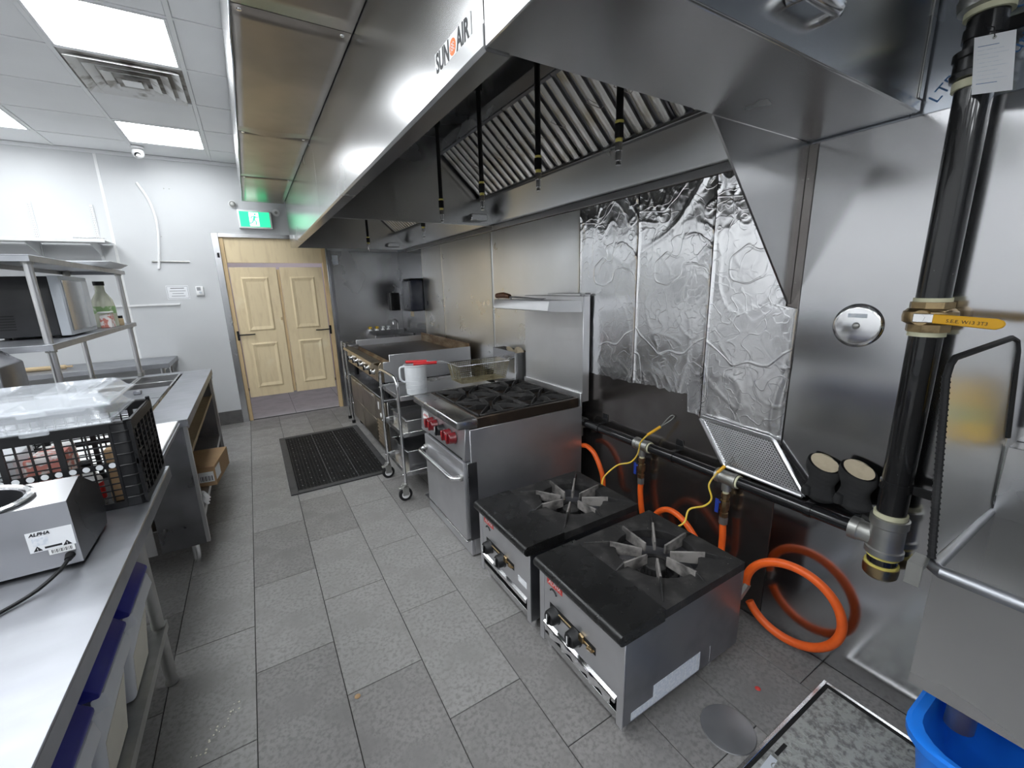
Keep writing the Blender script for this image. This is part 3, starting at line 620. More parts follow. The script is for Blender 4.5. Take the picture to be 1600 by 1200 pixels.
HX, HZ, HR = 1.757, .660, .026
t = thing('gas_manifold_pipe', 'black horizontal gas pipe along the wall behind the stock pot burners', 'pipe', (HX, 1.3, .63))
part('pipe', MB().cyl((HX, .553, HZ), (HX, .985, HZ), HR, n=20), M['black_paint'], t)
part('pipe', MB().cyl((HX, 1.08, HZ), (HX, 1.485, HZ), HR, n=20), M['black_paint'], t)
part('pipe', MB().cyl((HX, 1.58, HZ), (HX, 2.55, HZ), HR, n=20), M['black_paint'], t)
for y in (.69, 1.33, 1.88):
    part('pipe_strap', MB().lathe([(HR+.0005,-.012),(HR+.004,-.012),(HR+.004,.012),(HR+.0005,.012)], (HX, y, HZ), (0,1,0), 20).box(HX+.004, XW-.0045, y-.012, y+.012, HZ+HR, HZ+HR+.005, .001).box(XW-.009, XW-.0045, y-.022, y+.022, HZ+HR+.0052, HZ+HR+.055, .001), M['black_paint'], t)
def tap(y):
    te = part('tee_fitting', MB().lathe([(.027,-.048),(.034,-.048),(.034,-.030),(.031,-.028),(.031,.028),(.034,.030),(.034,.048),(.027,.048)], (HX, y, HZ), (0,1,0), 20).cyl((HX, y, HZ-.02), (HX, y, HZ-.062), .021, n=16), M['galv'], t, 'grey tee with valve drop')
    part('seal_ring', MB().cyl((HX, y-.050, HZ), (HX, y-.058, HZ), .030, n=16).cyl((HX, y, HZ-.062), (HX, y, HZ-.075), .014, n=12), M['tape'], te)
    part('valve', MB().lathe([(.013,-.075),(.019,-.076),(.019,-.096),(.015,-.098),(.015,-.110),(.021,-.112),(.023,-.135),(.021,-.158),(.016,-.160),(.016,-.172),(.019,-.174),(.019,-.195),(.013,-.196)], (HX, y, HZ), (0,0,1), 8), M['brass'], te, 'brass gas valve')
    part('valve_lever', MB().box(HX-.030, HX-.026, y+.012, y+.030, HZ-.175, HZ-.105, .001).cyl((HX-.02, y+.01, HZ-.12), (HX-.030, y+.018, HZ-.12), .006, n=8), M['blue_lever'], te, 'blue valve lever')
    part('hose_nut', MB().cyl((HX, y, HZ-.197), (HX, y, HZ-.232), .020, n=6), M['galv'], te)
for y in (1.030, 1.530): tap(y)
part('tee_fitting', MB().lathe([(.027,-.048),(.034,-.048),(.034,.048),(.027,.048)], (HX, 2.06, HZ), (0,1,0), 20).cyl((HX, 2.06, HZ-.02), (HX, 2.06, HZ-.1), .02, n=12), M['galv'], t)

def hose(pts, label, r=.0155):
    t = thing('gas_hose', label, 'hose', pts[len(pts)//2], 'orange gas hoses')
    part('sleeve', MB().tube(pts, r, 12, sub=8), M['orange'], t)
    return t
h = hose([(HX, 1.530, HZ-.233), (HX, 1.528, .36), (HX-.005, 1.50, .24), (HX-.01, 1.44, .14), (HX-.02, 1.48, .05), (HX-.03, 1.60, .03), (HX-.06, 1.72, .10), (1.62, 1.66, .22)], 'orange hose dropping from the valve behind the far stock pot burner')
h = hose([(HX, 1.030, HZ-.233), (HX, 1.025, .34), (HX-.005, 1.03, .22), (HX-.015, 1.10, .12), (HX-.02, 1.28, .10), (HX-.02, 1.40, .20), (HX-.03, 1.395, .30), (HX-.03, 1.32, .372), (HX-.03, 1.22, .36), (HX-.035, 1.12, .27), (1.66, 1.10, .21)], 'orange hose dropping from the valve behind the near stock pot burner')
# coil standing against the wall, right of the near burner
pts = []
cy_, cz_, rx_, rz_ = .700, .232, .175, .170
for k in range(29):
    a = R(-6 + k*12)
    pts.append((1.735 - .02*math.cos(a), cy_ + rx_*math.cos(a), cz_ + rz_*math.sin(a)))
h = hose(pts, 'coiled orange hose standing on the floor against the steel wall', .0175)
e0 = V(pts[0])
part('end_fitting', MB().cyl((e0.x, e0.y-.004, e0.z+.012), (e0.x-.03, e0.y+.012, e0.z-.055), .019, n=8).cyl((e0.x-.03, e0.y+.012, e0.z-.055), (e0.x-.08, e0.y+.02, e0.z-.06), .014, n=8), M['galv'], h, 'tarnished end fitting')
h = hose([(1.740, 2.03, .50), (1.740, 1.97, .515), (1.738, 1.90, .49), (1.735, 1.84, .42), (1.735, 1.81, .34), (1.72, 1.80, .25), (1.66, 1.81, .2)], 'orange hose arching out from behind the range')
# restraint cords
def cord(pts, loop, label):
    t = thing('safety_cord', label, 'cord', pts[0], 'yellow restraint cords')
    part('cord', MB().tube(pts, .0042, 8, sub=6), M['yellow'], t)
    part('clamp', MB().tube(loop, .0075, 8), M['yellow_lever'], t, 'bright yellow crimp')
    part('wire_loop', MB().tube([loop[1], (XW-.02, loop[1][1]-.02, loop[1][2]+.03), (XW-.012, loop[1][1]-.035, loop[1][2]+.055), (XW-.014, loop[1][1]-.012, loop[1][2]+.05), loop[1]], .0025, 6, sub=3), M['galv'], t)
cord([(1.70, 1.45, .755), (1.695, 1.49, .70), (1.71, 1.52, .62), (1.70, 1.56, .56), (1.66, 1.62, .53), (1.60, 1.66, .46), (1.555, 1.63, .425)], [(1.70, 1.45, .755), (1.745, 1.405, .805)], 'yellow safety cord running to the far stock pot burner')
cord([(1.70, 1.045, .695), (1.685, 1.07, .63), (1.69, 1.055, .565), (1.68, 1.08, .52), (1.64, 1.13, .49), (1.60, 1.12, .445), (1.565, 1.13, .425)], [(1.70, 1.045, .695), (1.73, 1.03, .725)], 'yellow safety cord running to the near stock pot burner')

# round chrome plate, tray and mitts on the wall
t = thing('wall_plate', 'round chrome cover plate with faded blue print on the steel wall', 'cover plate', (XW-.012, .648, 1.376))
part('disc', MB().lathe([(0,.012),(.060,.012),(.068,.010),(.074,.005),(.076,0)], (XW-.0045, .648, 1.376), (-1,0,0), 40), M['chrome'], t)
part('hub', MB().lathe([(0,.006),(.006,.006),(.010,.003),(.012,0)], (XW-.0166, .648, 1.376), (-1,0,0), 20), M['galv'], t)
part('print_band', MB().box(XW-.0172, XW-.0167, .620, .676, 1.404, 1.418), M['paper_blue'], t)

t = thing('perforated_tray', 'perforated aluminium drain tray leaning on the black gas pipe', 'tray', (1.76, .96, .688))
def traypt(u, v, h=0):        # u along y, v up
    a = V((1.772, 1.060, .710)); ey = V((0.0, -.345, -.012)); ez = V((.022, .155, .190)); n = V((-1, 0, .11)).normalized()
    return a + ey*u + ez*v + n*h
b = MB(); NU, NV = 30, 20
# plate with a lattice of small openings
for i in range(NU):
    for j in range(NV):
        u0, u1, v0, v1 = i/NU, (i+1)/NU, j/NV, (j+1)/NV
        if i in (0, NU-1) or j in (0, NV-1): b.quad(traypt(u0,v0), traypt(u1,v0), traypt(u1,v1), traypt(u0,v1)); continue
        q = .27; iu0, iu1, iv0, iv1 = u0+(u1-u0)*q, u1-(u1-u0)*q, v0+(v1-v0)*q, v1-(v1-v0)*q
        b.quad(traypt(u0,v0), traypt(u1,v0), traypt(iu1,iv0), traypt(iu0,iv0)); b.quad(traypt(u1,v0), traypt(u1,v1), traypt(iu1,iv1), traypt(iu1,iv0))
        b.quad(traypt(u1,v1), traypt(u0,v1), traypt(iu0,iv1), traypt(iu1,iv1)); b.quad(traypt(u0,v1), traypt(u0,v0), traypt(iu0,iv0), traypt(iu0,iv1))
part('perforated_plate', b, M['alu'], t)
rim = [traypt(.03,0,.004), traypt(.97,0,.004), traypt(1,.04,.004), traypt(1,.96,.004), traypt(.97,1,.004), traypt(.03,1,.004), traypt(0,.96,.004), traypt(0,.04,.004)]
part('rim', MB().tube(rim, .010, 8, closed=True), M['alu'], t)

for k, (y, lb) in enumerate(((.672, 'black quilted oven mitt hung open at the left, cream lining showing'), (.560, 'black quilted oven mitt hung behind its twin, next to the gas pipe'))):
    t = thing('oven_mitt', lb, 'oven mitt', (1.77, y, .66), 'pair of oven mitts')
    dx = .016*k; dz = .018*k
    prof = []
    def fn(u, v, y=y, dx=dx, dz=dz):
        a = u*2*math.pi; wd = .052*(1-.18*(v < .05)) + .008*math.sin(v*9); th = .024
        if v < .2: s_ = math.sqrt(max(0, 1-((.2-v)/.2)**2))*.6+.4*v/.2
        else: s_ = 1
        qx = .0012*math.sin((y+wd*math.cos(a))*160+v*26)*math.sin((y+wd*math.cos(a))*160-v*26)
        return (1.779-dx - (th*s_*math.sin(a)) + qx, y + wd*s_*math.cos(a), .692+dz+(.165-.022*math.sin(a))*v + .012*math.cos(a)*v)
    part('shell', MB().grid(fn, 28, 24), M['mitt'], t)
    part('lining', MB().grid(lambda u, v: (1.782-dx-.023*v*math.sin(u*2*math.pi), y+.047*v*math.cos(u*2*math.pi), .850+dz+(.008-.022*math.sin(u*2*math.pi)+.012*math.cos(u*2*math.pi))*v), 24, 3), M['mitt_in'], t, 'cream quilted lining')
    part('thumb', MB().tube([(1.776-dx, y+.030, .735+dz), (1.762-dx, y+.040, .728+dz), (1.758-dx, y+.036, .755+dz)], [.018, .018, .012], 10, sub=4), M['mitt'], t)

# ------------------------------------------------------------ stock pot burners
def stock_burner(oy, label, n):
    W = .487; cx, cyy = 1.292, oy+W/2
    t = thing('stock_pot_burner', label, 'gas burner', (1.22, oy+W/2, 0), 'pair of low stock pot burners')
    x0, x1 = .892, 1.550
    for y in (oy, oy+W-.003):
        part('side_panel', MB().prism([(x0, .055), (x1, .055), (x1, .405), (x0, .405)], 'Y', y, y+.003), M['burner_side'], t)
    part('back_panel', MB().box(x1-.003, x1, oy+.0035, oy+W-.0035, .055, .405), M['steel_dark'], t)
    fp = part('front_panel', MB().box(x0-.003, x0, oy+.030, oy+W-.030, .160, .395, .0008), M['steel_range'], t)
    for y in (oy+.0005, oy+W-.0305):
        part('front_stile', MB().box(x0-.006, x0-.0005, y, y+.030, .045, .398, .001), M['steel_range'], t)
    part('bottom_shelf', MB().box(x0+.002, x1-.004, oy+.004, oy+W-.004, .075, .079).box(x0-.004, x0+.001, oy+.032, oy+W-.032, .058, .092, .001), M['steel'], t)
    part('drip_tray_lip', MB().prism([(x0-.012, .150), (x0-.014, .134), (x0-.008, .132), (x0+.0, .146), (x0+.0, .156)], 'Y', oy+.034, oy+W-.034), M['chrome'], t)
    for (fx, fy) in ((x0+.03, oy+.03), (x0+.03, oy+W-.03), (x1-.14, oy+.03), (x1-.14, oy+W-.03)):
        part('foot', MB().cyl((fx, fy, 0), (fx, fy, .0545), .015, .018, n=14), M['chrome'], t)
    # bullnose front and black deck
    prof = [(x0-.012+.024*math.cos(R(a_)), .421+.023*math.sin(R(a_))) for a_ in range(270, 89, -15)] + [(1.075, .446), (1.075, .398)]
    part('front_deck', MB().prism(prof, 'Y', oy-.002, oy+W+.002), M['black_enamel'], t, 'black enamel deck with rounded front')
    # cast iron grate with round opening
    g = MB(); hx, hy = .236, W/2; N_ = 32
    def sq(a):
        c, s_ = math.cos(a), math.sin(a); k = min((hx)/abs(c) if abs(c) > 1e-6 else 9, (hy)/abs(s_) if abs(s_) > 1e-6 else 9); return c*k, s_*k
    cxx = 1.078+hx
    angs = sorted(set([2*math.pi*i/N_ for i in range(N_)] + [math.atan2(sy_*hy, sx_*hx) % (2*math.pi) for sx_ in (1,-1) for sy_ in (1,-1)]))
    ri = .165
    ring = []
    for a in angs:
        ox, oy2 = sq(a); ix, iy = ri*math.cos(a), ri*math.sin(a)
        ring.append([g.bm.verts.new((cxx+ox, cyy+oy2, .405)), g.bm.verts.new((cxx+ox, cyy+oy2, .440)), g.bm.verts.new((cxx+ix*1.06, cyy+iy*1.06, .441)), g.bm.verts.new((cxx+ix, cyy+iy, .436)), g.bm.verts.new((cxx+ix, cyy+iy, .400))])
    for i in range(len(ring)):
        a, c = ring[i], ring[(i+1) % len(ring)]
        for k in range(5): g._face([a[k], a[(k+1) % 5], c[(k+1) % 5], c[k]])
    gr = part('cast_iron_grate', g, M['iron'], t)
    for k in range(8):
        a = math.pi/8*2*k + math.pi/8*0
        rr0, rr1 = .056, (.225 if k % 2 == 0 else .30)
        d = V((math.cos(a), math.sin(a), 0)); q = V((-d.y, d.x, 0))*.0058; c0 = V((cxx, cyy, 0))
        lo = []; hi = []
        b = MB()
        p = [c0+d*rr0, c0+d*.19, c0+d*(.230 if k % 2 == 0 else .300)]
        b.hexa([p[0]-q+V((0,0,.405)), p[1]-q+V((0,0,.405)), p[1]+q+V((0,0,.405)), p[0]+q+V((0,0,.405)), p[0]-q*.8+V((0,0,.447)), p[1]-q*.8+V((0,0,.462)), p[1]+q*.8+V((0,0,.462)), p[0]+q*.8+V((0,0,.447))], .0015)
        part('grate_fin', b, M['fin'], gr)
        b = MB().hexa([p[1]-q+V((0,0,.436)), p[2]-q*.5+V((0,0,.436)), p[2]+q*.5+V((0,0,.436)), p[1]+q+V((0,0,.436)), p[1]-q*.8+V((0,0,.462)), p[2]-q*.4+V((0,0,.443)), p[2]+q*.4+V((0,0,.443)), p[1]+q*.8+V((0,0,.462))], .001)
        part('grate_rib', b, M['iron'], gr)
    bo = part('burner_bowl', MB().lathe([(0,.325),(.10,.327),(.158,.36),(.164,.399)], (cxx, cyy, 0), n=32), M['steel_dark'], t)
    bu = part('burner_head', MB().lathe([(0,.385),(.035,.385),(.045,.378),(.047,.335),(.06,.328)], (cxx, cyy, 0), n=24).lathe([(.075,.330),(.078,.362),(.096,.362),(.10,.330)], (cxx, cyy, 0), n=32), M['iron'], t)
    for k in range(16):
        a = 2*math.pi*k/16
        part('burner_slot', MB().box(-.0022, .0022, -.0012, .0012, 0, .026).xform(Matrix.Translation((cxx+.0472*math.cos(a), cyy+.0472*math.sin(a), .345)) @ Matrix.Rotation(a+math.pi/2, 4, 'Z')), M['hole'], bu)
    # crumbs in the bowl
    cr = MB()
    for k in range(70):
        a, r_ = random.uniform(0, 6.28), random.uniform(.02, .14); s_ = random.uniform(.002, .006)
        if r_ < .06 or .07 < r_ < .105: continue
        cr.cyl((cxx+r_*math.cos(a), cyy+r_*math.sin(a), .329+max(0, r_-.1)*.7), (cxx+r_*math.cos(a)+s_*.5, cyy+r_*math.sin(a), .329+s_+max(0, r_-.1)*.7), s_, s_*.5, n=5)
    part('charred_crumbs', cr, mat('charred_crumbs', (.42,.36,.28), .8, 0, noise_=(60,(.1,.09,.08),.45,.6)) if 'charred_crumbs' not in bpy.data.materials else bpy.data.materials['charred_crumbs'], t, kind='stuff')
    # front: badge, slot with brass valves, knobs
    lb = part('badge', MB().box(x0-.0042, x0-.0032, oy+W-.152, oy+W-.052, .347, .378), M['red_label'], fp, 'red badge')
    part('lettering', text_mesh('ALPHA', .026, (x0-.0046, oy+W-.102, .3625), (0,-1,0), (0,0,1), M['ink_white'], .0002, shear=.2), None, lb) if False else part('lettering', text_mesh('ALPHA', .026, (x0-.0046, oy+W-.102, .3625), (0,-1,0), (0,0,1), M['ink_white'], .0002, shear=.2), None, fp)
    part('tap_symbol', MB().tube([(x0-.004, oy+W-.075, .326), (x0-.004, oy+W-.085, .336), (x0-.004, oy+W-.105, .334), (x0-.004, oy+W-.115, .322)], .004, 6, sub=3), M['ink'], fp)
    part('valve_slot', MB().box(x0-.0035, x0-.0031, oy+.14, oy+W-.07, .232, .266), M['hole'], fp)
    part('gas_rail', MB().cyl((x0-.004, oy+.145, .246), (x0-.004, oy+W-.09, .246), .004, n=10).box(x0-.014, x0-.004, oy+.20, oy+.225, .238, .268, .002).cyl((x0-.012, oy+.15, .25), (x0-.012, oy+.175, .245), .007, n=8), M['brass'], fp)
    for y in (oy+W-.105, oy+W-.235):
        kb = part('knob', MB().lathe([(0,.034),(.026,.034),(.031,.028),(.034,.004),(.037,0)], (x0-.004, y, .225), (-1,0,0), 24).box(x0-.046, x0-.034, y-.008, y+.008, .202, .248, .003), M['black'], t)
        part('pointer', MB().box(x0-.0475, x0-.0462, y-.0025, y+.0025, .214, .250), M['ink_white'], kb)
    if n == 0:
        part('foil_strip', MB().grid(lambda u, v: (x0-.018-.006*math.sin(u*31)*v-.004*noise.noise((u*14, v*3, 2)), oy+.05+(W-.10)*u, .150-.030*v+.006*noise.noise((u*9, v, 5))), 60, 5), M['foil'], t, 'crinkled foil strip')
        s_ = part('spec_sheet', MB().prism([(x0+.035, .062), (1.30, .062), (1.30, .145), (x0+.145, .145), (x0+.145, .095), (x0+.035, .095)], 'Y', oy-.0012, oy-.0002), M['paper_blue'], t, 'pale instruction label along the lower edge')
        for k in range(5):
            part('ruled_line', MB().box(x0+.15+.08*k, x0+.151+.08*k, oy-.0018, oy-.0013, .066, .14), M['ink_white'], s_)
    else:
        part('data_sticker', MB().box(x0-.0040, x0-.0032, oy+.032, oy+.105, .205, .235), M['paper'], fp)
    return t
stock_burner(.802, 'near low stock pot burner, dirty grate, foil strip under its two knobs', 0)
stock_burner(1.362, 'far low stock pot burner standing against the oven range', 1)
# ------------------------------------------------------------ four-burner range with oven
RY0, RY1 = 2.000, 2.700
t = thing('gas_range', 'stainless gas range with oven, red knobs, black grates and high rear shelf', 'range', (1.3, 2.35, 0))
part('body', MB().box(.925, 1.720, RY0, RY1, .012, .780, .002), M['steel_range'], t)
part('kick_panel', MB().box(.905, .9245, RY0+.004, RY1-.004, .012, .112, .002), M['steel_range'], t)
part('corner_post', MB().box(.900, .9585, RY0-.0035, RY0-.0003, .115, .590, .001), M['steel_dark'], t)
od = part('oven_door', MB().box(.880, .9245, RY0+.012, RY1-.075, .118, .592, .004, 2), M['steel_range'], t)
part('handle', MB().tube([(.880, RY1-.10, .505), (.850, RY1-.10, .500), (.828, RY1-.125, .497), (.824, RY1-.19, .497), (.824, RY0+.16, .497), (.824, RY0+.09, .497), (.834, RY0+.055, .498), (.880, RY0+.035, .500)], .013, 12, sub=5), M['chrome'], od, 'tubular steel door handle')
part('handle_bracket', MB().cyl((.880, RY1-.10, .505), (.866, RY1-.10, .503), .020, n=12).cyl((.880, RY0+.035, .500), (.868, RY0+.037, .50), .020, n=12), M['galv'], od)
part('bottom_ledge', MB().box(.876, .904, RY0+.006, RY1-.006, .108, .1145, .001), M['steel'], t)
cp = part('control_panel', MB().hexa([(.886,RY0+.004,.605),(.924,RY0+.004,.605),(.924,RY1-.004,.605),(.886,RY1-.004,.605),(.900,RY0+.004,.788),(.924,RY0+.004,.788),(.924,RY1-.004,.788),(.900,RY1-.004,.788)], .002), M['steel_range'], t)
part('vent_slot', MB().box(.8825, .8850, RY0+.03, RY1-.16, .610, .616), M['hole'], cp)
part('front_ledge', MB().prism([(.848, .800), (.848, .833), (.853, .840), (.972, .840), (.972, .789), (.935, .789), (.862, .795)], 'Y', RY0-.004, RY1+.002, .002, 2), M['steel'], t, 'wide bright front ledge')
for i, y in enumerate((RY0+.155, RY0+.205, RY0+.300, RY0+.395, RY0+.465)):
    k = (RY0+.135, RY0+.205, RY0+.305, RY0+.415, RY0+.480)[i]
    mt = 'black' if i == 2 else 'red'
    kb = part('knob', MB().lathe([(0,.040),(.026,.040),(.031,.034),(.033,.004),(.036,0)], (.889, k, .705), (-1,0,.06), 24).box(.838, .852, k-.009, k+.009, .678, .738, .003), M[mt], t, 'black oven knob' if i == 2 else 'dark red burner knob')
    part('pointer', MB().box(.8365, .8378, k-.003, k+.003, .700, .736), M['ink_white'] if i == 2 else M['red_grip'], kb)
bd = part('badge', MB().hexa([(.8895,RY1-.145,.690),(.8895,RY1-.045,.690),(.8905,RY1-.045,.690),(.8905,RY1-.145,.690),(.8935,RY1-.145,.745),(.8935,RY1-.045,.745),(.8945,RY1-.045,.745),(.8945,RY1-.145,.745)]), M['ink_white'], cp, 'white badge with red letters')
part('lettering', text_mesh('ALPHA', .026, (.8905, RY1-.095, .718), (0,-1,0), (.07,0,1), M['red_label'], .0003, shear=.2), None, cp)
# iron top
part('top_frame', MB().box(.973, 1.690, RY0-.002, RY0+.020, .782, .842, .003).box(.973, 1.690, RY1-.020, RY1, .782, .842, .003).box(.973, .990, RY0+.0205, RY1-.0205, .782, .842, .003).box(1.673, 1.690, RY0+.0205, RY1-.0205, .782, .842, .003).box(.991, 1.672, RY0+.021, RY1-.021, .782, .800), M['burnt'], t, 'burnt dark brown top frame')
for i in range(2):
    for j in range(2):
        gx0, gx1 = .994+.340*i, .994+.340*i+.334; gy0, gy1 = RY0+.024+.327*j, RY0+.024+.327*j+.323
        mx, my = (gx0+gx1)/2, (gy0+gy1)/2
        g = MB(); zt = .848; bw = .006
        for (a, c) in (((gx0,gy0),(gx1,gy0)), ((gx1,gy0),(gx1,gy1)), ((gx1,gy1),(gx0,gy1)), ((gx0,gy1),(gx0,gy0))):
            d = (V((*c,0))-V((*a,0))).normalized(); q = V((-d.y, d.x, 0))*bw; a_, c_ = V((*a,0))+q*.0, V((*c,0))
            g.hexa([a_+V((0,0,.822)), c_+V((0,0,.822)), c_+q*2+V((0,0,.822)), a_+q*2+V((0,0,.822)), a_+V((0,0,zt)), c_+V((0,0,zt)), c_+q*2+V((0,0,zt)), a_+q*2+V((0,0,zt))], .002)
        gp = part('burner_grate', g, M['iron'], t)
        for k in range(8):
            a = math.pi/4*k; d = V((math.cos(a), math.sin(a), 0)); q = V((-d.y, d.x, 0))*.005
            r1 = .155 if k % 2 == 0 else .205
            p0, pm, p1 = V((mx,my,0))+d*.030, V((mx,my,0))+d*.10, V((mx,my,0))+d*r1
            b = MB().hexa([p0-q+V((0,0,.828)), pm-q+V((0,0,.828)), pm+q+V((0,0,.828)), p0+q+V((0,0,.828)), p0-q*.6+V((0,0,.850)), pm-q*.6+V((0,0,.862)), pm+q*.6+V((0,0,.862)), p0+q*.6+V((0,0,.850))], .001)
            b.hexa([pm-q+V((0,0,.834)), p1-q+V((0,0,.834)), p1+q+V((0,0,.834)), pm+q+V((0,0,.834)), pm-q*.6+V((0,0,.862)), p1-q*.6+V((0,0,.849)), p1+q*.6+V((0,0,.849)), pm+q*.6+V((0,0,.862))], .001)
            part('grate_finger', b, M['iron'], gp)
        part('burner_cap', MB().lathe([(0,.826),(.034,.825),(.040,.818),(.042,.801)], (mx, my, 0), n=20), M['iron'], t)
part('riser_back', MB().box(1.737, 1.792, RY0+.018, RY1-.02, .800, 1.470, .003).box(1.721, 1.7365, RY0+.018, RY1-.02, .72, .86, .002), M['steel_matte'], t, 'tall plain riser panel')
part('riser_cap', MB().box(1.745, 1.788, RY0+.06, RY1-.30, 1.4705, 1.486, .002).box(1.745, 1.788, RY0+.015, RY0+.05, 1.4705, 1.480, .002), M['steel_matte'], t)
part('high_shelf', MB().prism([(1.475, 1.392), (1.510, 1.385), (1.7365, 1.372), (1.7365, 1.444), (1.497, 1.451), (1.487, 1.449)], 'Y', RY0+.030, RY1-.012, .001), M['steel_matte'], t, 'high shelf with slanting front')
# cleaver on the shelf
t = thing('grill_knife', 'long dark knife with brown wooden handle lying on the range shelf', 'knife', (1.55, 2.5, 1.452))
part('handle', MB().tube([(1.500, 2.67, 1.474), (1.510, 2.60, 1.478), (1.524, 2.535, 1.470)], [.018, .021, .015], 12, sub=4), M['grip'], t, 'brown wooden handle')
part('ferrule', MB().cyl((1.524, 2.545, 1.466), (1.530, 2.525, 1.463), .009, n=10).cyl((1.530, 2.528, 1.451), (1.530, 2.528, 1.468), .006, n=8), M['steel_dark'], t)
part('blade', MB().hexa([(1.520, 2.528, 1.4605), (1.527, 2.528, 1.4605), (1.528, 2.15, 1.4545), (1.523, 2.15, 1.4545), (1.517, 2.528, 1.4725), (1.545, 2.528, 1.4725), (1.555, 2.15, 1.4605), (1.523, 2.15, 1.4605)], .0005), M['steel_dark'], t)

# ------------------------------------------------------------ chrome trolley between range and griddle
t = thing('kitchen_trolley', 'narrow chrome tube trolley on castors between range and griddle', 'trolley', (1.2, 3.13, 0))
TY0, TY1, TX0, TX1 = 2.900, 3.365, .800, 1.600
for (x, y) in ((TX0, TY0), (TX0, TY1), (TX1, TY0), (TX1, TY1)):
    p = part('post', MB().tube([(x, y, .125), (x, y, .80)], .0125, 10), M['chrome'], t)
    c = part('castor', MB().cyl((x-.006, y, .120), (x-.006, y, .135), .022, n=14).box(x-.030, x+.018, y-.020, y-.016, .045, .120, .002).box(x-.030, x+.018, y+.016, y+.020, .045, .120, .002).box(x-.022, x+.012, y-.020, y+.020, .110, .120, .002).box(x-.055, x-.02, y-.014, y+.014, .095, .112, .003), M['galv'], t)
    part('wheel', MB().lathe([(.030,-.012),(.046,-.013),(.050,-.008),(.050,.008),(.046,.013),(.030,.012)], (x-.006, y, .050), (0,1,0), 24), M['rubber'], c)
    part('wheel_hub', MB().lathe([(0,-.0125),(.030,-.0125),(.030,.0125),(0,.0125)], (x-.006, y, .050), (0,1,0), 20), M['white'], c)
for x in (TX0,):
    part('push_handle', MB().tube([(x, TY0, .801), (x, TY0, .885), (x, TY0+.03, .915), (x, TY0+.08, .93), (x, TY1-.08, .93), (x, TY1-.03, .915), (x, TY1, .885), (x, TY1, .801)], .0125, 10, sub=4), M['chrome'], t)
for z in (.20, .50, .775):
    s_ = part('shelf', MB().box(TX0+.014, TX1-.014, TY0-.006, TY1+.006, z, z+.004).box(TX0+.014, TX1-.014, TY0-.010, TY0-.006, z-.012, z+.022, .001).box(TX0+.014, TX1-.014, TY1+.006, TY1+.010, z-.012, z+.022, .001).box(TX0+.010, TX0+.014, TY0+.015, TY1-.015, z-.012, z+.022, .001), M['steel'], t)
    part('corner_screw', MB().lathe([(0,.006),(.006,.004),(.007,0)], (TX0-.012, TY0, z+.005), (-1,0,0), 10).lathe([(0,.006),(.006,.004),(.007,0)], (TX0-.012, TY1, z+.005), (-1,0,0), 10), M['chrome'], s_)
def pan(name, x0, x1, y0, y1, z0, z1, m, lb, cat='pan', grp=None, parent=None, holes=False):
    b = MB(); th = .002
    b.box(x0+.012, x1-.012, y0+.012, y1-.012, z0, z0+th)
    for (a, c, d, e) in ((x0+.012, x0+.014, y0+.012, y1-.012), (x1-.014, x1-.012, y0+.012, y1-.012), (x0+.0142, x1-.0142, y0+.012, y0+.014), (x0+.0142, x1-.0142, y1-.014, y1-.012)):
        b.box(a, c, d, e, z0+th, z1)
    b.box(x0, x1, y0, y0+.0118, z1-.003, z1, .001).box(x0, x1, y1-.0118, y1, z1-.003, z1, .001).box(x0, x0+.0118, y0+.012, y1-.012, z1-.003, z1, .001).box(x1-.0118, x1, y0+.012, y1-.012, z1-.003, z1, .001)
    if parent: return part(name, b, m, parent)
    return solo(name, b, m, lb, cat, grp)
pan('steel_pan', TX0+.05, TX0+.55, TY0+.02, TY1-.05, .5045, .60, M['steel'], 'shallow steel pan on the middle trolley shelf')
pan('steel_pan', TX0+.04, TX0+.56, TY0+.03, TY1-.04, .2045, .36, M['steel_x'], 'deep steel pan on the bottom trolley shelf')
# tall flue box at the wall
t = thing('flue_box', 'tall narrow steel box at the wall left of the range riser, rags inside', 'steel box', (1.74, 2.915, 0))
part('front_sheet', MB().box(1.680, 1.683, 2.742, 3.088, .01, 1.045, .0008), M['steel_x'], t)
part('back_sheet', MB().box(1.786, 1.789, 2.742, 3.088, .01, 1.045), M['steel_x'], t)
part('side_sheet', MB().box(1.6832, 1.7858, 2.742, 2.745, .01, 1.035), M['steel'], t)
part('side_sheet', MB().box(1.6832, 1.7858, 3.085, 3.088, .01, 1.045), M['steel'], t)
part('inner_floor', MB().box(1.684, 1.785, 2.746, 3.084, .90, .905), M['hole'], t)
for k, (y, a) in enumerate(((2.775, .2), (2.88, -.3))):
    def fn(u, v, y=y, a=a, k=k):
        return (1.700+.07*u+.006*math.sin(v*9+k), y+.07*v*(.4+u*.6)-.01+.015*math.sin(u*5+k), .95+.115*math.sin(math.pi*min(1, .12+v*.88))*(.75+.25*math.sin(u*3+k))+.02*u)
    solo('folded_cloth', MB().grid(fn, 10, 14), M['mitt_in'], ('stained rag stuffed in the tall steel box, nearer the range', 'stained rag stuffed in the tall steel box, farther from the range')[k], 'cloth', 'rags in the steel box')
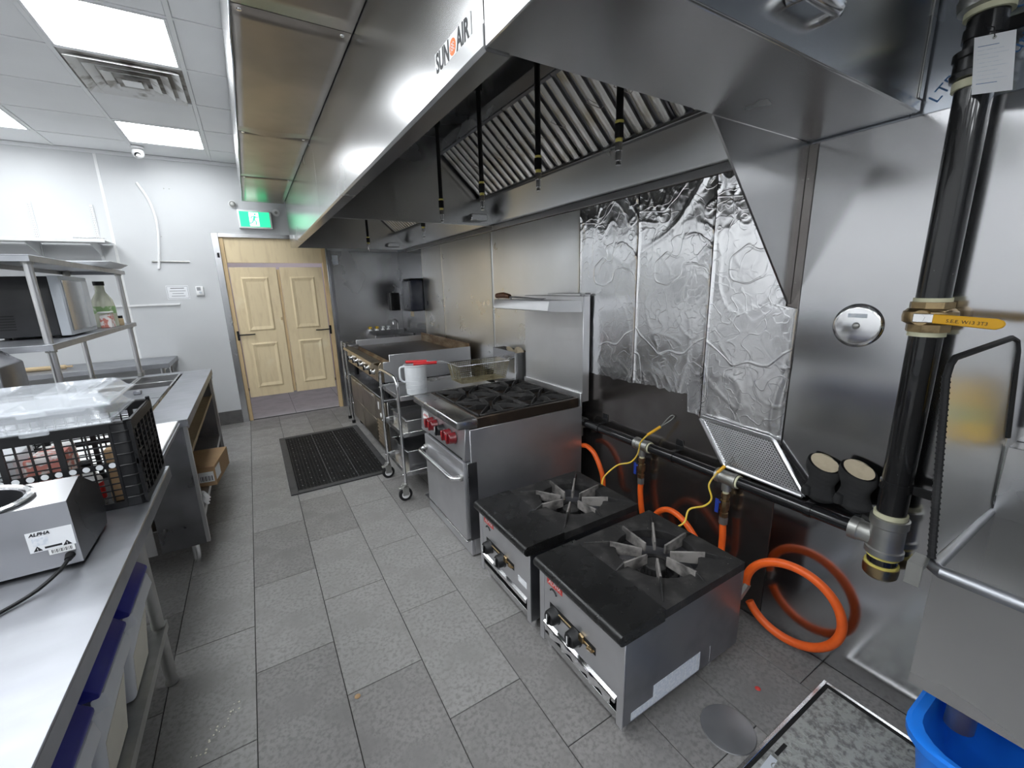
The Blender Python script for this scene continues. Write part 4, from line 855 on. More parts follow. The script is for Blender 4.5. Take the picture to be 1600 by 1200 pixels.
# bucket
t = thing('milky_jug', 'tall milky plastic measuring jug on the trolley', 'jug', (.965, 3.0, .780))
bx_, by_ = .975, 3.000
part('jug_body', MB().lathe([(0,.780),(.072,.780),(.076,.786),(.080,.985),(.086,.990),(.086,.996),(.078,.996),(.074,.79),(0,.786)], (bx_, by_, 0), n=32), M['bin_white'], t)
for z in (.82, .85, .88, .91, .94):
    part('rib', MB().lathe([(.0775,z),(.0795,z+.002),(.0775,z+.004)], (bx_, by_, 0), n=32), M['bin_white'], t)
part('handle', MB().tube([(bx_-.078, by_+.01, .985), (bx_-.105, by_+.02, .98), (bx_-.112, by_+.02, .95), (bx_-.108, by_+.02, .89), (bx_-.078, by_+.01, .87)], .008, 8, sub=3), M['bin_white'], t)
# fry basket
t = thing('fry_basket', 'wire fry basket with red handle grips resting over range and trolley', 'fry basket', (1.42, 2.86, .85))
BX0, BX1, BY0, BY1, BZ0, BZ1 = 1.215, 1.635, 2.755, 2.965, .852, .985
def bpt(u, v, z):     # z 0..1, walls lean outwards
    k = .025*(1-z); return (BX0+k+(BX1-BX0-2*k)*u, BY0+k*.6+(BY1-BY0-1.2*k)*v, BZ0+(BZ1-BZ0)*z - .02*(1-u)*0)
b = MB(); wr_ = .0017
for i in range(27):
    u = i/26; b.tube([bpt(u,0,1), bpt(u,0,0), bpt(u,1,0), bpt(u,1,1)], wr_, 4)
for j in range(15):
    v = j/14; b.tube([bpt(0,v,1), bpt(0,v,0), bpt(1,v,0), bpt(1,v,1)], wr_, 4)
for k in range(1, 9):
    z = k/9; b.tube([bpt(0,0,z), bpt(1,0,z), bpt(1,1,z), bpt(0,1,z)], wr_, 4, closed=True)
part('wire_mesh', b, M['basket'], t, kind='stuff')
part('rim_wire', MB().tube([bpt(0,0,1), bpt(1,0,1), bpt(1,1,1), bpt(0,1,1)], .004, 8, closed=True), M['chrome'], t)
part('front_hook', MB().tube([bpt(1,.15,1), (BX1+.03, BY0+.04, BZ1+.012), (BX1+.043, BY0+.04, BZ1+.0), (BX1+.043, BY1-.04, BZ1+.0), (BX1+.03, BY1-.04, BZ1+.012), bpt(1,.85,1)], .003, 8), M['chrome'], t)
part('handle_wire', MB().tube([bpt(0,.3,.2), bpt(0,.3,1.05), (1.16, 2.84, 1.010), (1.06, 2.90, 1.012), (.98, 2.92, 1.012)], .0035, 8).tube([bpt(0,.7,.2), bpt(0,.7,1.05), (1.16, 2.93, 1.010), (1.06, 2.985, 1.012), (.96, 3.02, 1.012)], .0035, 8), M['chrome'], t)
part('grip', MB().tube([(1.10, 2.885, 1.012), (.94, 2.930, 1.012)], .011, 10), M['red_grip'], t, 'red grip sleeve')
part('grip', MB().tube([(1.06, 2.985, 1.012), (.92, 3.045, 1.012)], .011, 10), M['red_grip'], t, 'red grip sleeve')

# ------------------------------------------------------------ griddle on refrigerated base
GY0, GY1 = 3.650, 5.000
t = thing('griddle', 'wide flat-top griddle with dark seasoned plate and five front knobs', 'griddle', (1.3, 4.3, .74))
part('near_side', MB().prism([(.906, .745), (1.740, .745), (1.740, .985), (.962, .985), (.962, .925), (.906, .925)], 'Y', GY0, GY0+.012, .002), M['steel_range'], t)
part('far_side', MB().prism([(.906, .745), (1.740, .745), (1.740, .985), (.962, .985), (.962, .925), (.906, .925)], 'Y', GY1-.012, GY1, .002), M['steel_range'], t)
part('back_splash', MB().box(1.725, 1.740, GY0+.0125, GY1-.0125, .745, 1.015, .002), M['rust'], t, 'back splash burnt orange-brown by heat')
part('cooking_plate', MB().box(.985, 1.7245, GY0+.0125, GY1-.0125, .890, .920), M['griddle'], t)
part('grease_trough', MB().prism([(.905, .905), (.925, .885), (.975, .885), (.984, .915), (.984, .870), (.905, .870)], 'Y', GY0+.0125, GY1-.0125), M['rust'], t)
fpn = part('front_panel', MB().prism([(.860, .895), (.885, .925), (.9045, .925), (.9045, .750), (.865, .750), (.860, .760)], 'Y', GY0-.001, GY1+.001, .002), M['griddle_front'], t, 'yellowed greasy front panel')
part('front_tray', MB().prism([(.800, .912), (.812, .930), (.885, .932), (.885, .926), (.815, .922), (.806, .908)], 'Y', GY0+.01, GY1-.10), M['griddle_front'], t)
for i in range(5):
    y = GY0+.16+.24*i
    kb = part('knob', MB().lathe([(0,.034),(.018,.034),(.024,.028),(.026,.006),(.030,0)], (.860, y, .828), (-1,0,0), 20), M['chrome'], t)
    part('knob_grip', MB().box(.815, .830, y-.005, y+.005, .806, .850, .002), M['black'], kb)
for (x, y) in ((.93, GY0+.04), (.93, GY1-.04), (1.70, GY0+.04), (1.70, GY1-.04)):
    part('leg', MB().cyl((x, y, .604), (x, y, .7445), .022, .026, n=14), M['black'], t)
part('scraper_rest', MB().box(.86, .96, GY1-.16, GY1-.05, .933, .952, .004), M['steel_dark'], t)
t = thing('refrigerated_base', 'low grimy steel refrigerated base under the griddle with louvred end', 'refrigerator', (1.3, 4.3, 0))
CY0, CY1 = 3.600, 5.060
part('cabinet', MB().box(.895, 1.740, CY0, CY1, .110, .585, .003), M['steel'], t)
part('worktop', MB().box(.872, 1.745, CY0-.004, CY1+.004, .5855, .603, .002), M['steel_dark'], t)
for (a, c) in ((CY0+.36, CY0+.90), (CY0+.905, CY1-.01)):
    d = part('drawer_front', MB().box(.872, .8945, a+.003, c-.003, .345, .575, .002), M['fridge'], t)
    d = part('drawer_front', MB().box(.872, .8945, a+.003, c-.003, .115, .340, .002), M['fridge'], t)
    part('pull', MB().box(.866, .8717, a+.02, c-.02, .558, .568, .001), M['steel'], d)
gp = part('end_grille', MB().box(.872, .8945, CY0+.003, CY0+.354, .115, .575, .002), M['fridge'], t)
for k in range(7):
    z = .15+.034*k
    part('louvre', MB().prism([(.8718, z), (.862, z+.004), (.8718, z+.020)], 'Y', CY0+.06, CY0+.30), M['fridge'], gp)
part('thermostat', MB().lathe([(0,.004),(.020,.004),(.022,0)], (.8717, CY0+.16, .43), (-1,0,0), 20), M['white'], gp)
part('switch_plate', MB().box(.868, .8717, CY0+.20, CY0+.235, .475, .545, .002), M['white'], gp)
for (x, y) in ((.95, CY0+.06), (.95, CY1-.06), (1.68, CY0+.06), (1.68, CY1-.06)):
    part('castor', MB().cyl((x, y-.014, .035), (x, y+.014, .035), .035, n=18).box(x-.02, x+.02, y-.02, y+.02, .071, .1095, .002), M['rubber'], t)
# chrome wire post frame at far end
t = thing('wire_rack_frame', 'chrome wire shelf frame standing at the far end of the griddle', 'rack', (.95, 5.2, 0))
for x in (.86, 1.30):
    for y in (5.10, 5.32):
        p = part('post', MB().cyl((x, y, .01), (x, y, .955), .0125, n=12), M['chrome'], t)
        part('castor', MB().cyl((x, y, 0), (x, y, .035), .02, n=12), M['black'], p)
for z in (.20, .55, .94):
    part('shelf_frame', MB().tube([(.86,5.10,z),(1.30,5.10,z),(1.30,5.32,z),(.86,5.32,z)], .004, 6, closed=True).tube([(.86,5.10,z-.03),(1.30,5.10,z-.03),(1.30,5.32,z-.03),(.86,5.32,z-.03)], .004, 6, closed=True), M['chrome'], t)
    for k in range(1, 9):
        part('shelf_wire', MB().tube([(.86+.0489*k, 5.10, z), (.86+.0489*k, 5.32, z)], .002, 5), M['chrome'], t)
# hand-wash corner: basin, tap, spray bottles, dispensers
t = thing('hand_basin', 'steel hand basin in the far corner behind the griddle', 'sink', (1.5, 5.7, .80))
part('basin', MB().box(1.30, 1.80, 5.50, 5.94, .83, .835).box(1.30, 1.305, 5.50, 5.94, .8355, .96, .002).box(1.795, 1.80, 5.50, 5.94, .8355, .96, .002).box(1.3055, 1.7945, 5.50, 5.505, .8355, .96, .002).box(1.3055, 1.7945, 5.88, 5.94, .8355, .99, .002), M['steel_x'], t)
part('gooseneck_tap', MB().tube([(1.72, 5.91, .9905), (1.72, 5.91, 1.07), (1.715, 5.90, 1.10), (1.68, 5.86, 1.125), (1.64, 5.82, 1.105), (1.63, 5.81, 1.065)], .011, 10, sub=5), M['chrome'], t, 'chrome gooseneck tap')
part('pedestal', MB().box(1.35, 1.75, 5.54, 5.935, .001, .829), M['steel_x'], t)
for k, (x, m, lb) in enumerate(((1.34, 'yellow', 'yellow trigger cap, leftmost of the row by the hand basin'), (1.43, 'oil_yellow', 'yellow-white trigger cap, second in the row by the hand basin'), (1.51, 'white', 'white trigger cap, third in the row by the hand basin'), (1.585, 'foam', 'white tilted trigger cap nearest the gooseneck tap'))):
    t = thing('spray_bottle', lb, 'spray bottle', (x, 5.91, .9905), 'spray bottles by the hand basin')
    part('bottle', MB().lathe([(0,.9905),(.024,.9905),(.026,.995),(.020,1.005),(.012,1.012)], (x, 5.91, 0), n=16), M['white'], t)
    part('trigger_head', MB().cyl((x, 5.91, 1.012), (x, 5.91, 1.028), .011, n=12).box(x-.012, x+.026, 5.903, 5.917, 1.028, 1.044, .003).tube([(x+.018, 5.91, 1.03), (x+.028, 5.91, 1.018)], .004, 6), M[m], t)
t = thing('towel_dispenser', 'smoky dark blue paper towel dispenser in the far steel corner', 'towel dispenser', (1.76, 5.30, 1.24))
part('cover', MB().box(1.640, 1.8105, 5.02, 5.33, 1.265, 1.640, .025, 3), M['navy'], t)
part('top_cap', MB().box(1.655, 1.8105, 5.04, 5.31, 1.6405, 1.655, .004), M['black'], t)
part('lock', MB().cyl((1.6395, 5.18, 1.33), (1.634, 5.18, 1.33), .014, n=14), M['galv'], t)
solo('paper_towel', MB().hexa([(1.70, 5.12, 1.20), (1.70, 5.24, 1.20), (1.703, 5.24, 1.20), (1.703, 5.12, 1.20), (1.70, 5.12, 1.2645), (1.70, 5.24, 1.2645), (1.703, 5.24, 1.2645), (1.703, 5.12, 1.2645)]), M['mitt_in'], 'cream paper towel tail under the smoky dispenser', 'paper towel')
t = thing('soap_dispenser', 'black soap dispenser on the far steel sheet left of the towel dispenser', 'soap dispenser', (1.70, 5.90, 1.24))
part('body', MB().box(1.645, 1.765, 5.855, 5.9435, 1.245, 1.485, .012, 2), M['black'], t)
part('push_bar', MB().box(1.660, 1.750, 5.840, 5.8545, 1.25, 1.30, .005), M['black'], t)
part('hanger', MB().box(1.695, 1.715, 5.90, 5.9435, 1.4855, 1.50, .003), M['galv'], t)

# ------------------------------------------------------------ rubber mat
t = thing('rubber_mat', 'black rubber anti-fatigue mat with drain holes in front of the griddle', 'mat', (.43, 4.2, 0))
MX0, MX1, MY0, MY1 = .065, .865, 3.46, 4.97
part('border', MB().prism([(MX0, .001), (MX1, .001), (MX1, .004), (MX0, .004)], 'Y', MY0, MY1) .box(MX0, MX0+.055, MY0, MY1, .0042, .011, .003).box(MX1-.055, MX1, MY0, MY1, .0042, .011, .003).box(MX0+.0552, MX1-.0552, MY0, MY0+.055, .0042, .011, .003).box(MX0+.0552, MX1-.0552, MY1-.055, MY1, .0042, .011, .003), M['rubber_edge'], t)
nx, ny = 26, 46; bx = (MX1-MX0-.11)/nx; by = (MY1-MY0-.11)/ny
b = MB()
for i in range(nx):
    x = MX0+.055+bx*i; b.box(x+bx*.38, x+bx*.62, MY0+.0555, MY1-.0555, .0042, .0095)
for j in range(ny):
    y = MY0+.055+by*j; b.box(MX0+.0555, MX1-.0555, y+by*.27, y+by*.73, .0042, .0105)
part('hole_lattice', b, M['rubber'], t, kind='stuff')
b = MB()
for i in range(nx):
    for j in range(ny):
        if i % 3 == 1 and j % 4 == 2 or (i in (9, 17)):
            b.lathe([(0,.0016),(.0035,.0012),(.0045,0)], (MX0+.055+bx*(i+.5), MY0+.055+by*(j+.5), .0106), n=6)
part('raised_studs', b, M['disc'], t, kind='stuff')
# ------------------------------------------------------------ near left worktable
t = thing('worktable', 'near stainless worktable at the left with bins under it', 'table', (-.72, .8, 0))
A0, A1, AX0, AX1, AZ = -.45, 2.030, -1.090, -.358, .890
part('tabletop', MB().box(AX0, AX1, A0, A1, AZ-.004, AZ, .002).box(AX1-.004, AX1, A0, A1, AZ-.045, AZ-.0045, .001).box(AX0, AX1-.0045, A1-.004, A1, AZ-.045, AZ-.0045, .001), M['steel_top'], t)
for (x, y) in ((AX1-.128, A1-.085), (AX0+.07, A1-.085), (AX1-.128, A0+.1), (AX0+.07, A0+.1)):
    p = part('leg', MB().cyl((x, y, .055), (x, y, AZ-.005), .021, n=16), M['galv'], t)
    part('adjustable_foot', MB().lathe([(.012,0),(.022,.002),(.022,.02),(.017,.035),(.020,.055)], (x, y, 0), n=14), M['galv'], p)
part('undershelf', MB().box(AX0+.03, AX1-.105, A0+.05, A1-.05, .262, .268).box(AX1-.111, AX1-.1052, A0+.05, A1-.05, .232, .2618), M['galv'], t)
# ingredient bins
for k, (y0, lb) in enumerate(((1.545, 'white flour bin with blue lid nearest the table leg'), (1.235, 'white flour bin with blue lid, second from the table leg'), (.925, 'white flour bin with blue lid, third from the table leg'), (.615, 'white flour bin with blue lid at the bottom edge of the picture'))):
    y1 = y0+.285; xr = -.455
    t = thing('ingredient_bin', lb, 'bin', (-.66, (y0+y1)/2, .269), 'flour bins under the near worktable')
    part('tub', MB().hexa([(-.90, y0+.035, .269), (xr-.035, y0+.035, .269), (xr-.035, y1-.035, .269), (-.90, y1-.035, .269), (-.90, y0+.01, .575), (xr, y0+.01, .575), (xr, y1-.01, .575), (-.90, y1-.01, .575)], .018, 3), M['bin_white'], t)
    part('flour_fill', MB().hexa([(xr-.0375, y0+.055, .292), (xr-.0310, y0+.055, .292), (xr-.0310, y1-.055, .292), (xr-.0375, y1-.055, .292), (xr-.0225, y0+.045, .430), (xr-.0155, y0+.045, .430), (xr-.0110, y1-.045, .470), (xr-.0190, y1-.045, .470)]), M['flour'], t, 'flour showing through the tub')
    part('front_flange', MB().hexa([(xr-.01, y0+.008, .545), (xr+.020, y0+.03, .545), (xr+.020, y1-.03, .545), (xr-.01, y1-.008, .545), (xr-.01, y0+.008, .590), (xr+.012, y0+.03, .590), (xr+.012, y1-.03, .590), (xr-.01, y1-.008, .590)], .005, 2), M['bin_white'], t)
    part('lid', MB().prism([(-.90, .592), (xr+.010, .592), (xr+.012, .606), (xr-.030, .650), (-.90, .655)], 'Y', y0+.006, y1-.006, .005, 2), M['blue_lid'], t, 'dusty dark blue lid')
    part('scoop_handle', MB().tube([(xr-.06, y0+.09, .652), (xr-.05, y0+.09, .675), (xr-.05, y1-.09, .675), (xr-.06, y1-.09, .652)], .007, 8), M['bin_white'], t)
# food warmer
t = thing('food_warmer', 'small steel soup warmer with round well and white data sticker', 'food warmer', (-.62, 1.47, .892))
WX0, WX1, WY0 = -.800, -.445, 1.365
wc = (-.625, 1.417)
tl = V((0, .106, .022)).normalized(); nn = V((0, -tl.z, tl.y))
b = MB()
def el(r, h, a): return V((wc[0], wc[1], 1.0785)) + V((1,0,0))*r*1.55*math.cos(a) + tl*r*.92*math.sin(a) + nn*h
rings = []
for (r, h) in ((.074,.001),(.074,.006),(.070,.009),(.064,.007),(.061,.001),(.0605,-.004)):
    rings.append([b.bm.verts.new(el(r, h, 2*math.pi*i/36)) for i in range(36)])
for a_, c_ in zip(rings, rings[1:]):
    for i in range(36): b._face([a_[i], a_[(i+1) % 36], c_[(i+1) % 36], c_[i]])
part('well_rim', b, M['chrome'], t)
pr_ = [(WY0, .900), (WY0-.004, 1.066), (1.470, 1.090), (1.585, 1.020), (1.600, .955), (1.575, .900)]
cs = MB(); va = [cs.bm.verts.new((WX0, *p_)) for p_ in pr_]; vb = [cs.bm.verts.new((WX1, *p_)) for p_ in pr_]
cs._face(va[::-1]); cs._face(vb)
for i in range(6):
    if i != 1: cs._face([va[i], vb[i], vb[(i+1) % 6], va[(i+1) % 6]])
AN = [2*math.pi*i/40 for i in range(40)]
pa, pc = V((0, WY0-.004, 1.066)), V((0, 1.470, 1.090))
def top(x, f_): return V((x, pa.y+(pc.y-pa.y)*f_, pa.z+(pc.z-pa.z)*f_))
inn, out = [], []
f0 = (wc[1]-pa.y)/(pc.y-pa.y)
AN = sorted(AN + [math.atan2(df_/.55, dx_) % (2*math.pi) for dx_ in (WX1-wc[0], WX0-wc[0]) for df_ in (1-f0, -f0)]); NA = len(AN)
for a_ in AN:
    c_, s_ = math.cos(a_), math.sin(a_)
    e_ = el(.062, 0, a_); inn.append(cs.bm.verts.new(top(e_.x, (e_.y-pa.y)/(pc.y-pa.y))))
    kx = ((WX1 if c_ > 0 else WX0)-wc[0])/c_ if abs(c_) > 1e-6 else 9
    ky = ((1-f0) if s_ > 0 else -f0)/(s_*.55) if abs(s_) > 1e-6 else 9
    k_ = min(kx, ky); out.append(cs.bm.verts.new(top(wc[0]+c_*k_, f0+s_*.55*k_)))
for i in range(NA): cs._face([inn[i], inn[(i+1) % NA], out[(i+1) % NA], out[i]])
part('casing', cs, M['warmer'], t)
wl = MB(); rr = []
for (r_, h_) in ((.0625,.003),(.060,.001),(.058,-.05),(.057,-.125)): rr.append([wl.bm.verts.new(el(r_, h_, a_)) for a_ in AN])
for a_, c_ in zip(rr, rr[1:]):
    for i in range(NA): wl._face([a_[i], a_[(i+1) % NA], c_[(i+1) % NA], c_[i]])
wl._face(rr[-1])
part('well', wl, M['steel_dark'], t, 'dark steel inside of the well')
st = part('data_sticker', MB().box(-.528, -.448, WY0-.0032, WY0-.0024, .952, 1.004), M['paper'], t, 'white data sticker')
part('lettering', text_mesh('ALPHA', .0115, (-.505, WY0-.0042, .997), (1,0,0), (0,0,1), M['ink'], .0002, shear=.2, bold=.0003), None, st)
part('print_block', MB().box(-.520, -.493, WY0-.0038, WY0-.0033, .968, .988), M['paper_blue'], st)
for x in (-.514, -.463):
    part('hazard_triangle', MB().prism([(x-.008, .9545), (x+.008, .9545), (x, .967)], 'Y', WY0-.0038, WY0-.0033), M['ink'], st)
    part('lettering', text_mesh('!', .010, (x, WY0-.0042, .9585), (1,0,0), (0,0,1), M['ink_white'], .0002), None, st)
part('warning_bar', MB().box(-.502, -.472, WY0-.0038, WY0-.0033, .957, .962), M['ink'], st)
bc = part('barcode_sticker', MB().box(-.498, -.452, WY0-.0032, WY0-.0026, .9375, .9515), M['ink_white'], t)
for k in range(14):
    x = -.493+.0027*k; part('bar', MB().box(x, x+.0008+.0007*((k*7) % 3 == 0), WY0-.0037, WY0-.0033, .9405, .9495), M['ink'], bc)
part('cord_grip', MB().cyl((-.465, WY0, .924), (-.465, WY0-.018, .922), .010, .007, n=14), M['black'], t)
part('power_cord', MB().tube([(-.465, WY0-.016, .922), (-.475, WY0-.05, .912), (-.51, WY0-.10, .898), (-.57, WY0-.16, .8955), (-.66, WY0-.22, .8955), (-.80, WY0-.24, .8955)], .0042, 8, sub=5), M['black'], t, 'black power cord')
for (x, y) in ((WX0+.03, WY0+.03), (WX1-.03, WY0+.03), (WX0+.03, 1.555), (WX1-.03, 1.555)):
    part('foot', MB().cyl((x, y, .8905), (x, y, .8998), .014, n=12), M['black'], t)
part('control_dial', MB().cyl((WX1-.10, 1.592, .975), (WX1-.10, 1.618, .970), .022, n=16), M['black'], t)
# ------------------------------------------------------------ black crate with clear lids
t = thing('plastic_crate', 'black lattice plastic crate on the near worktable', 'crate', (-.66, 1.86, .891))
C0, C1, CX0, CX1, CZ0, CZ1 = 1.690, 2.010, -1.010, -.372, .8915, 1.165
def lattice(axis, at_, lo, hi, nb, ribs):
    b = MB(); z0, z1 = CZ0+.020, CZ1-.028; th = .0035
    def bar(a, c, zz0, zz1, d=0):
        if axis == 'Y': b.box(a, c, at_-th-d, at_+th+d, zz0, zz1)
        else: b.box(at_-th-d, at_+th+d, a, c, zz0, zz1)
    bar(lo, hi, CZ0, z0); bar(lo, hi, z1, CZ1, .002)
    n = nb
    for i in range(n+1):
        a = lo+(hi-lo)*i/n; wv = .007 if i in ribs else .0018
        bar(max(lo, a-wv), min(hi, a+wv), z0, z1, .0012 if i in ribs else 0)
    for k in range(1, 11):
        z = z0+(z1-z0)*k/11
        hh = .009 if k == 6 else .0016
        bar(lo, hi, z-hh, z+hh, -.0008)
    return b
def oval_row(y, lo, hi, n):
    b = MB()
    for i in range(n):
        a = lo+(hi-lo)*(i+.5)/n; b.lathe([(.0,.0006),(.0085,.0006),(.0085,0)], (a, y, CZ0+.020+(CZ1-CZ0-.048)*6/11), (0,-1,0), 14)
    return b
part('near_side', lattice('Y', C0, CX0, CX1-.045, 20, (0, 4, 8, 12, 16, 20)), M['black'], t)
part('vent_ovals', oval_row(C0-.0030, CX0, CX1-.045, 20), M['bin_white'], t)
part('far_side', lattice('Y', C1, CX0, CX1, 22, (0, 4, 8, 12, 16, 20)), M['black'], t)
part('aisle_side', lattice('X', CX1, C0, C1, 6, (0, 1, 2, 3, 4, 5, 6)), M['black'], t)
part('wall_side', lattice('X', CX0, C0, C1, 10, (0, 5, 10)), M['black'], t)
part('corner_column', MB().prism([(CX1-.045, C0-.004), (CX1-.012, C0-.004), (CX1+.004, C0+.012), (CX1+.004, C0+.03), (CX1-.003, C0+.03), (CX1-.003, C0+.015), (CX1-.015, C0+.003), (CX1-.045, C0+.003)], 'Z', CZ0, CZ1, .001), M['black'], t)
for k in range(7):
    z = CZ0+.03+.036*k
    part('corner_rib', MB().tube([(CX1-.042, C0-.006, z), (CX1-.012, C0-.006, z), (CX1+.006, C0+.012, z), (CX1+.006, C0+.05, z)], .0028, 6), M['black'], t)
part('rim', MB().tube([(CX0, C0, CZ1), (CX1-.012, C0, CZ1), (CX1, C0+.012, CZ1), (CX1, C1, CZ1), (CX0, C1, CZ1)], .006, 8, closed=True), M['black'], t)
part('rim_tab', MB().box(CX1-.006, CX1+.006, C1-.02, C1-.008, CZ1, CZ1+.016, .002), M['black'], t)
part('floor_plate', MB().box(CX0, CX1, C0, C1, CZ0+.002, CZ0+.006), M['black'], t)
def parcel(x0, x1, y0, y1, z0, z1, m, lb, nm, cat):
    b = MB()
    b.hexa([(x0,y0,z0),(x1,y0+.006,z0),(x1-.004,y1,z0),(x0+.004,y1-.003,z0),(x0+.006,y0+.003,z1),(x1-.005,y0+.009,z1-.006),(x1-.009,y1-.005,z1),(x0+.008,y1-.008,z1-.004)], .008, 2)
    return solo(nm, b, m, lb, cat)
parcel(-.99, -.80, 1.715, 1.90, CZ0+.0065, 1.09, M['mitt_in'], 'cream packet in the left part of the black crate', 'food_packet', 'packet')
parcel(-.79, -.64, 1.712, 1.88, CZ0+.0065, 1.10, M['paper'], 'white packet in the middle of the black crate', 'food_packet', 'packet')
parcel(-.635, -.545, 1.715, 1.88, CZ0+.0065, 1.085, M['pink'], 'red and white printed packet in the black crate', 'food_packet', 'packet')
t = thing('sauce_bottle', 'small bottle with red label lying low in the black crate', 'bottle', (-.50, 1.75, CZ0+.0065))
part('bottle', MB().lathe([(0,0),(.026,0),(.028,.004),(.028,.085),(.018,.105),(.012,.11),(.012,.13)], (-.505, 1.745, CZ0+.0065), n=20), M['white'], t)
part('wrap_label', MB().lathe([(.0284,.02),(.0284,.075)], (-.505, 1.745, CZ0+.0065), n=20), M['red_grip'], t)
part('cap', MB().cyl((-.505, 1.745, CZ0+.1365), (-.505, 1.745, CZ0+.155), .014, n=14), M['black'], t)
parcel(-.465, -.400, 1.73, 1.93, CZ0+.0065, 1.075, M['card'], 'brown card packet at the right end of the black crate', 'food_packet', 'packet')
def clear_lid(z, x0, x1, y0, y1, h, lb):
    def fn(u, v):
        e = min(u, 1-u, 1e9); f_ = min(v, 1-v)
        d = min(1, max(0, min(e*(x1-x0), f_*(y1-y0))/.035))
        x = x0+(x1-x0)*u; y = y0+(y1-y0)*v
        r_ = .012*(1 if (abs((u*3) % 1-.5) < .22 and .12 < v < .88) else 0)
        return (x, y, z + h*(d*d*(3-2*d)) - r_)
    b = MB().grid(fn, 46, 26)
    t = thing('clear_lid', lb, 'lid', ((x0+x1)/2, (y0+y1)/2, z), 'clear plastic covers on the crate')
    o = part('dome', b, M['clear'], t); sm = o.modifiers.new('thick', 'SOLIDIFY'); sm.thickness = .002
    part('rim', MB().tube([(x0, y0, z), (x1, y0, z), (x1, y1, z), (x0, y1, z)], .005, 8, closed=True), M['clear'], t)
    for k in range(2):
        xx = x0+(x1-x0)*(.32+.42*k)
        part('tab', MB().box(xx-.03, xx+.03, y0-.016, y0-.006, z-.012, z+.004, .003), M['clear'], t)
clear_lid(1.178, -1.02, -.405, 1.665, 1.975, .045, 'lower clear plastic cover lying on the black crate')
clear_lid(1.230, -1.03, -.400, 1.675, 1.985, .040, 'upper clear plastic cover on top of the black crate')

# ------------------------------------------------------------ prep table with pans
t = thing('prep_table', 'long steel prep table with sunken food pans and open side shelf', 'table', (-.75, 3.65, 0))
B0, B1, BX0_, BX1_ = 2.765, 4.560, -1.200, -.372
ox0, ox1, oy0, oy1 = -1.115, -.565, 3.02, 4.44       # pan opening
part('tabletop', MB().box(ox1, BX1_, B0, B1, .886, .890, .001).box(BX0_, ox0, B0, B1, .886, .890, .001).box(ox0, ox1, B0, oy0, .886, .890, .001).box(ox0, ox1, oy1, B1, .886, .890, .001), M['steel_top'], t)
part('front_apron', MB().box(BX1_-.005, BX1_-.0005, B0, B1, .840, .8855, .001).box(BX0_, BX1_-.0055, B0+.0005, B0+.005, .850, .8855, .001).box(BX0_, BX1_-.0055, B1-.005, B1, .80, .8855, .001), M['steel_top'], t)
part('end_panel', MB().box(-.604, -.402, B0+.015, B0+.019, .150, .849, .001), M['steel_dark'], t, 'dark polished end panel')
part('end_panel', MB().box(-1.15, -.622, B0+.015, B0+.019, .150, .849, .001), M['steel'], t, 'grey end panel')
part('corner_stile', MB().box(-.406, -.384, B0+.0195, B0+.045, .150, .849, .001), M['steel'], t)
part('corner_stile', MB().box(-.406, -.384, B1-.045, B1-.006, .150, .849, .001), M['steel'], t)
part('far_panel', MB().box(-1.15, -.406, B1-.024, B1-.020, .150, .849), M['steel_dark'], t)
part('bottom_shelf', MB().box(-1.15, -.400, B0+.02, B1-.025, .285, .290).box(-.4045, -.4002, B0+.0455, B1-.0455, .252, .2845), M['steel'], t)
part('upper_rail', MB().box(-.408, -.402, B0+.046, B1-.046, .648, .672, .001).box(-.80, -.4085, B0+.046, B1-.046, .650, .654), M['beige'], t, 'brown edged upper shelf')
part('inner_back', MB().box(-1.155, -1.151, B0+.02, B1-.025, .15, .849), M['steel_dark'], t)
for (x, y) in ((-.47, B0+.10), (-1.10, B0+.10), (-.47, B1-.10), (-1.10, B1-.10)):
    part('leg', MB().cyl((x, y, .03), (x, y, .2515 if x > -.9 else .15), .020, n=14).lathe([(.010,0),(.017,.002),(.017,.02),(.02,.03)], (x, y, 0), n=14), M['chrome'], t)
part('pipe_loop', MB().tube([(-.62, 2.86, .815), (-.45, 2.88, .815), (-.425, 2.93, .81), (-.45, 3.0, .81), (-.62, 3.0, .81)], .012, 8, sub=4), M['chrome'], t)
bs = part('board_bracket', MB().box(-1.00, -.405, 2.085, B0-.001, .860, .876, .001), M['steel_top'], t, 'bracket shelf of the cutting board')
solo('cutting_board', MB().box(-.90, -.412, 2.10, B0-.008, .8765, .8905, .003), M['white'], 'white plastic cutting board at the near end of the prep table', 'cutting board')
px0, px1, n_ = ox0+.006, ox1-.006, 2
pw_ = (px1-px0)/2
for i, (a, c) in enumerate(((4.10, 4.43), (3.77, 4.095), (3.44, 3.765), (3.03, 3.435))):
    for j in range(2):
        x0 = px0+pw_*j; x1 = x0+pw_-.004
        lbs = {(0,0): 'food pan at the far left of the prep table', (0,1): 'food pan at the far right of the prep table, by the open top', (1,0): 'food pan second from the far end, left side', (1,1): 'food pan second from the far end, right side, half covered', (2,0): 'food pan third from the far end, left side', (2,1): 'food pan third from the far end, right side', (3,0): 'food pan nearest the crate, left side', (3,1): 'food pan nearest the crate, right side'}
        pan('food_pan', x0, x1, a, c, .78, .8945, M['steel'], lbs[(i, j)], 'food pan', 'sunken food pans')
solo('pan_lid', MB().box(px0+pw_+.002, px1-.006, 3.45, 3.84, .8955, .9005, .002).box(px0+pw_+.10, px0+pw_+.14, 3.62, 3.66, .9008, .925, .004), M['steel_top'], 'flat steel lid half covering the right-hand food pans', 'lid')
solo('pan_lid', MB().box(px0+pw_+.002, px1-.006, 3.05, 3.43, .8955, .9005, .002).box(px0+pw_+.10, px0+pw_+.14, 3.22, 3.26, .9008, .925, .004), M['steel_top'], 'flat steel lid on the right-hand food pan nearest the crate', 'lid')
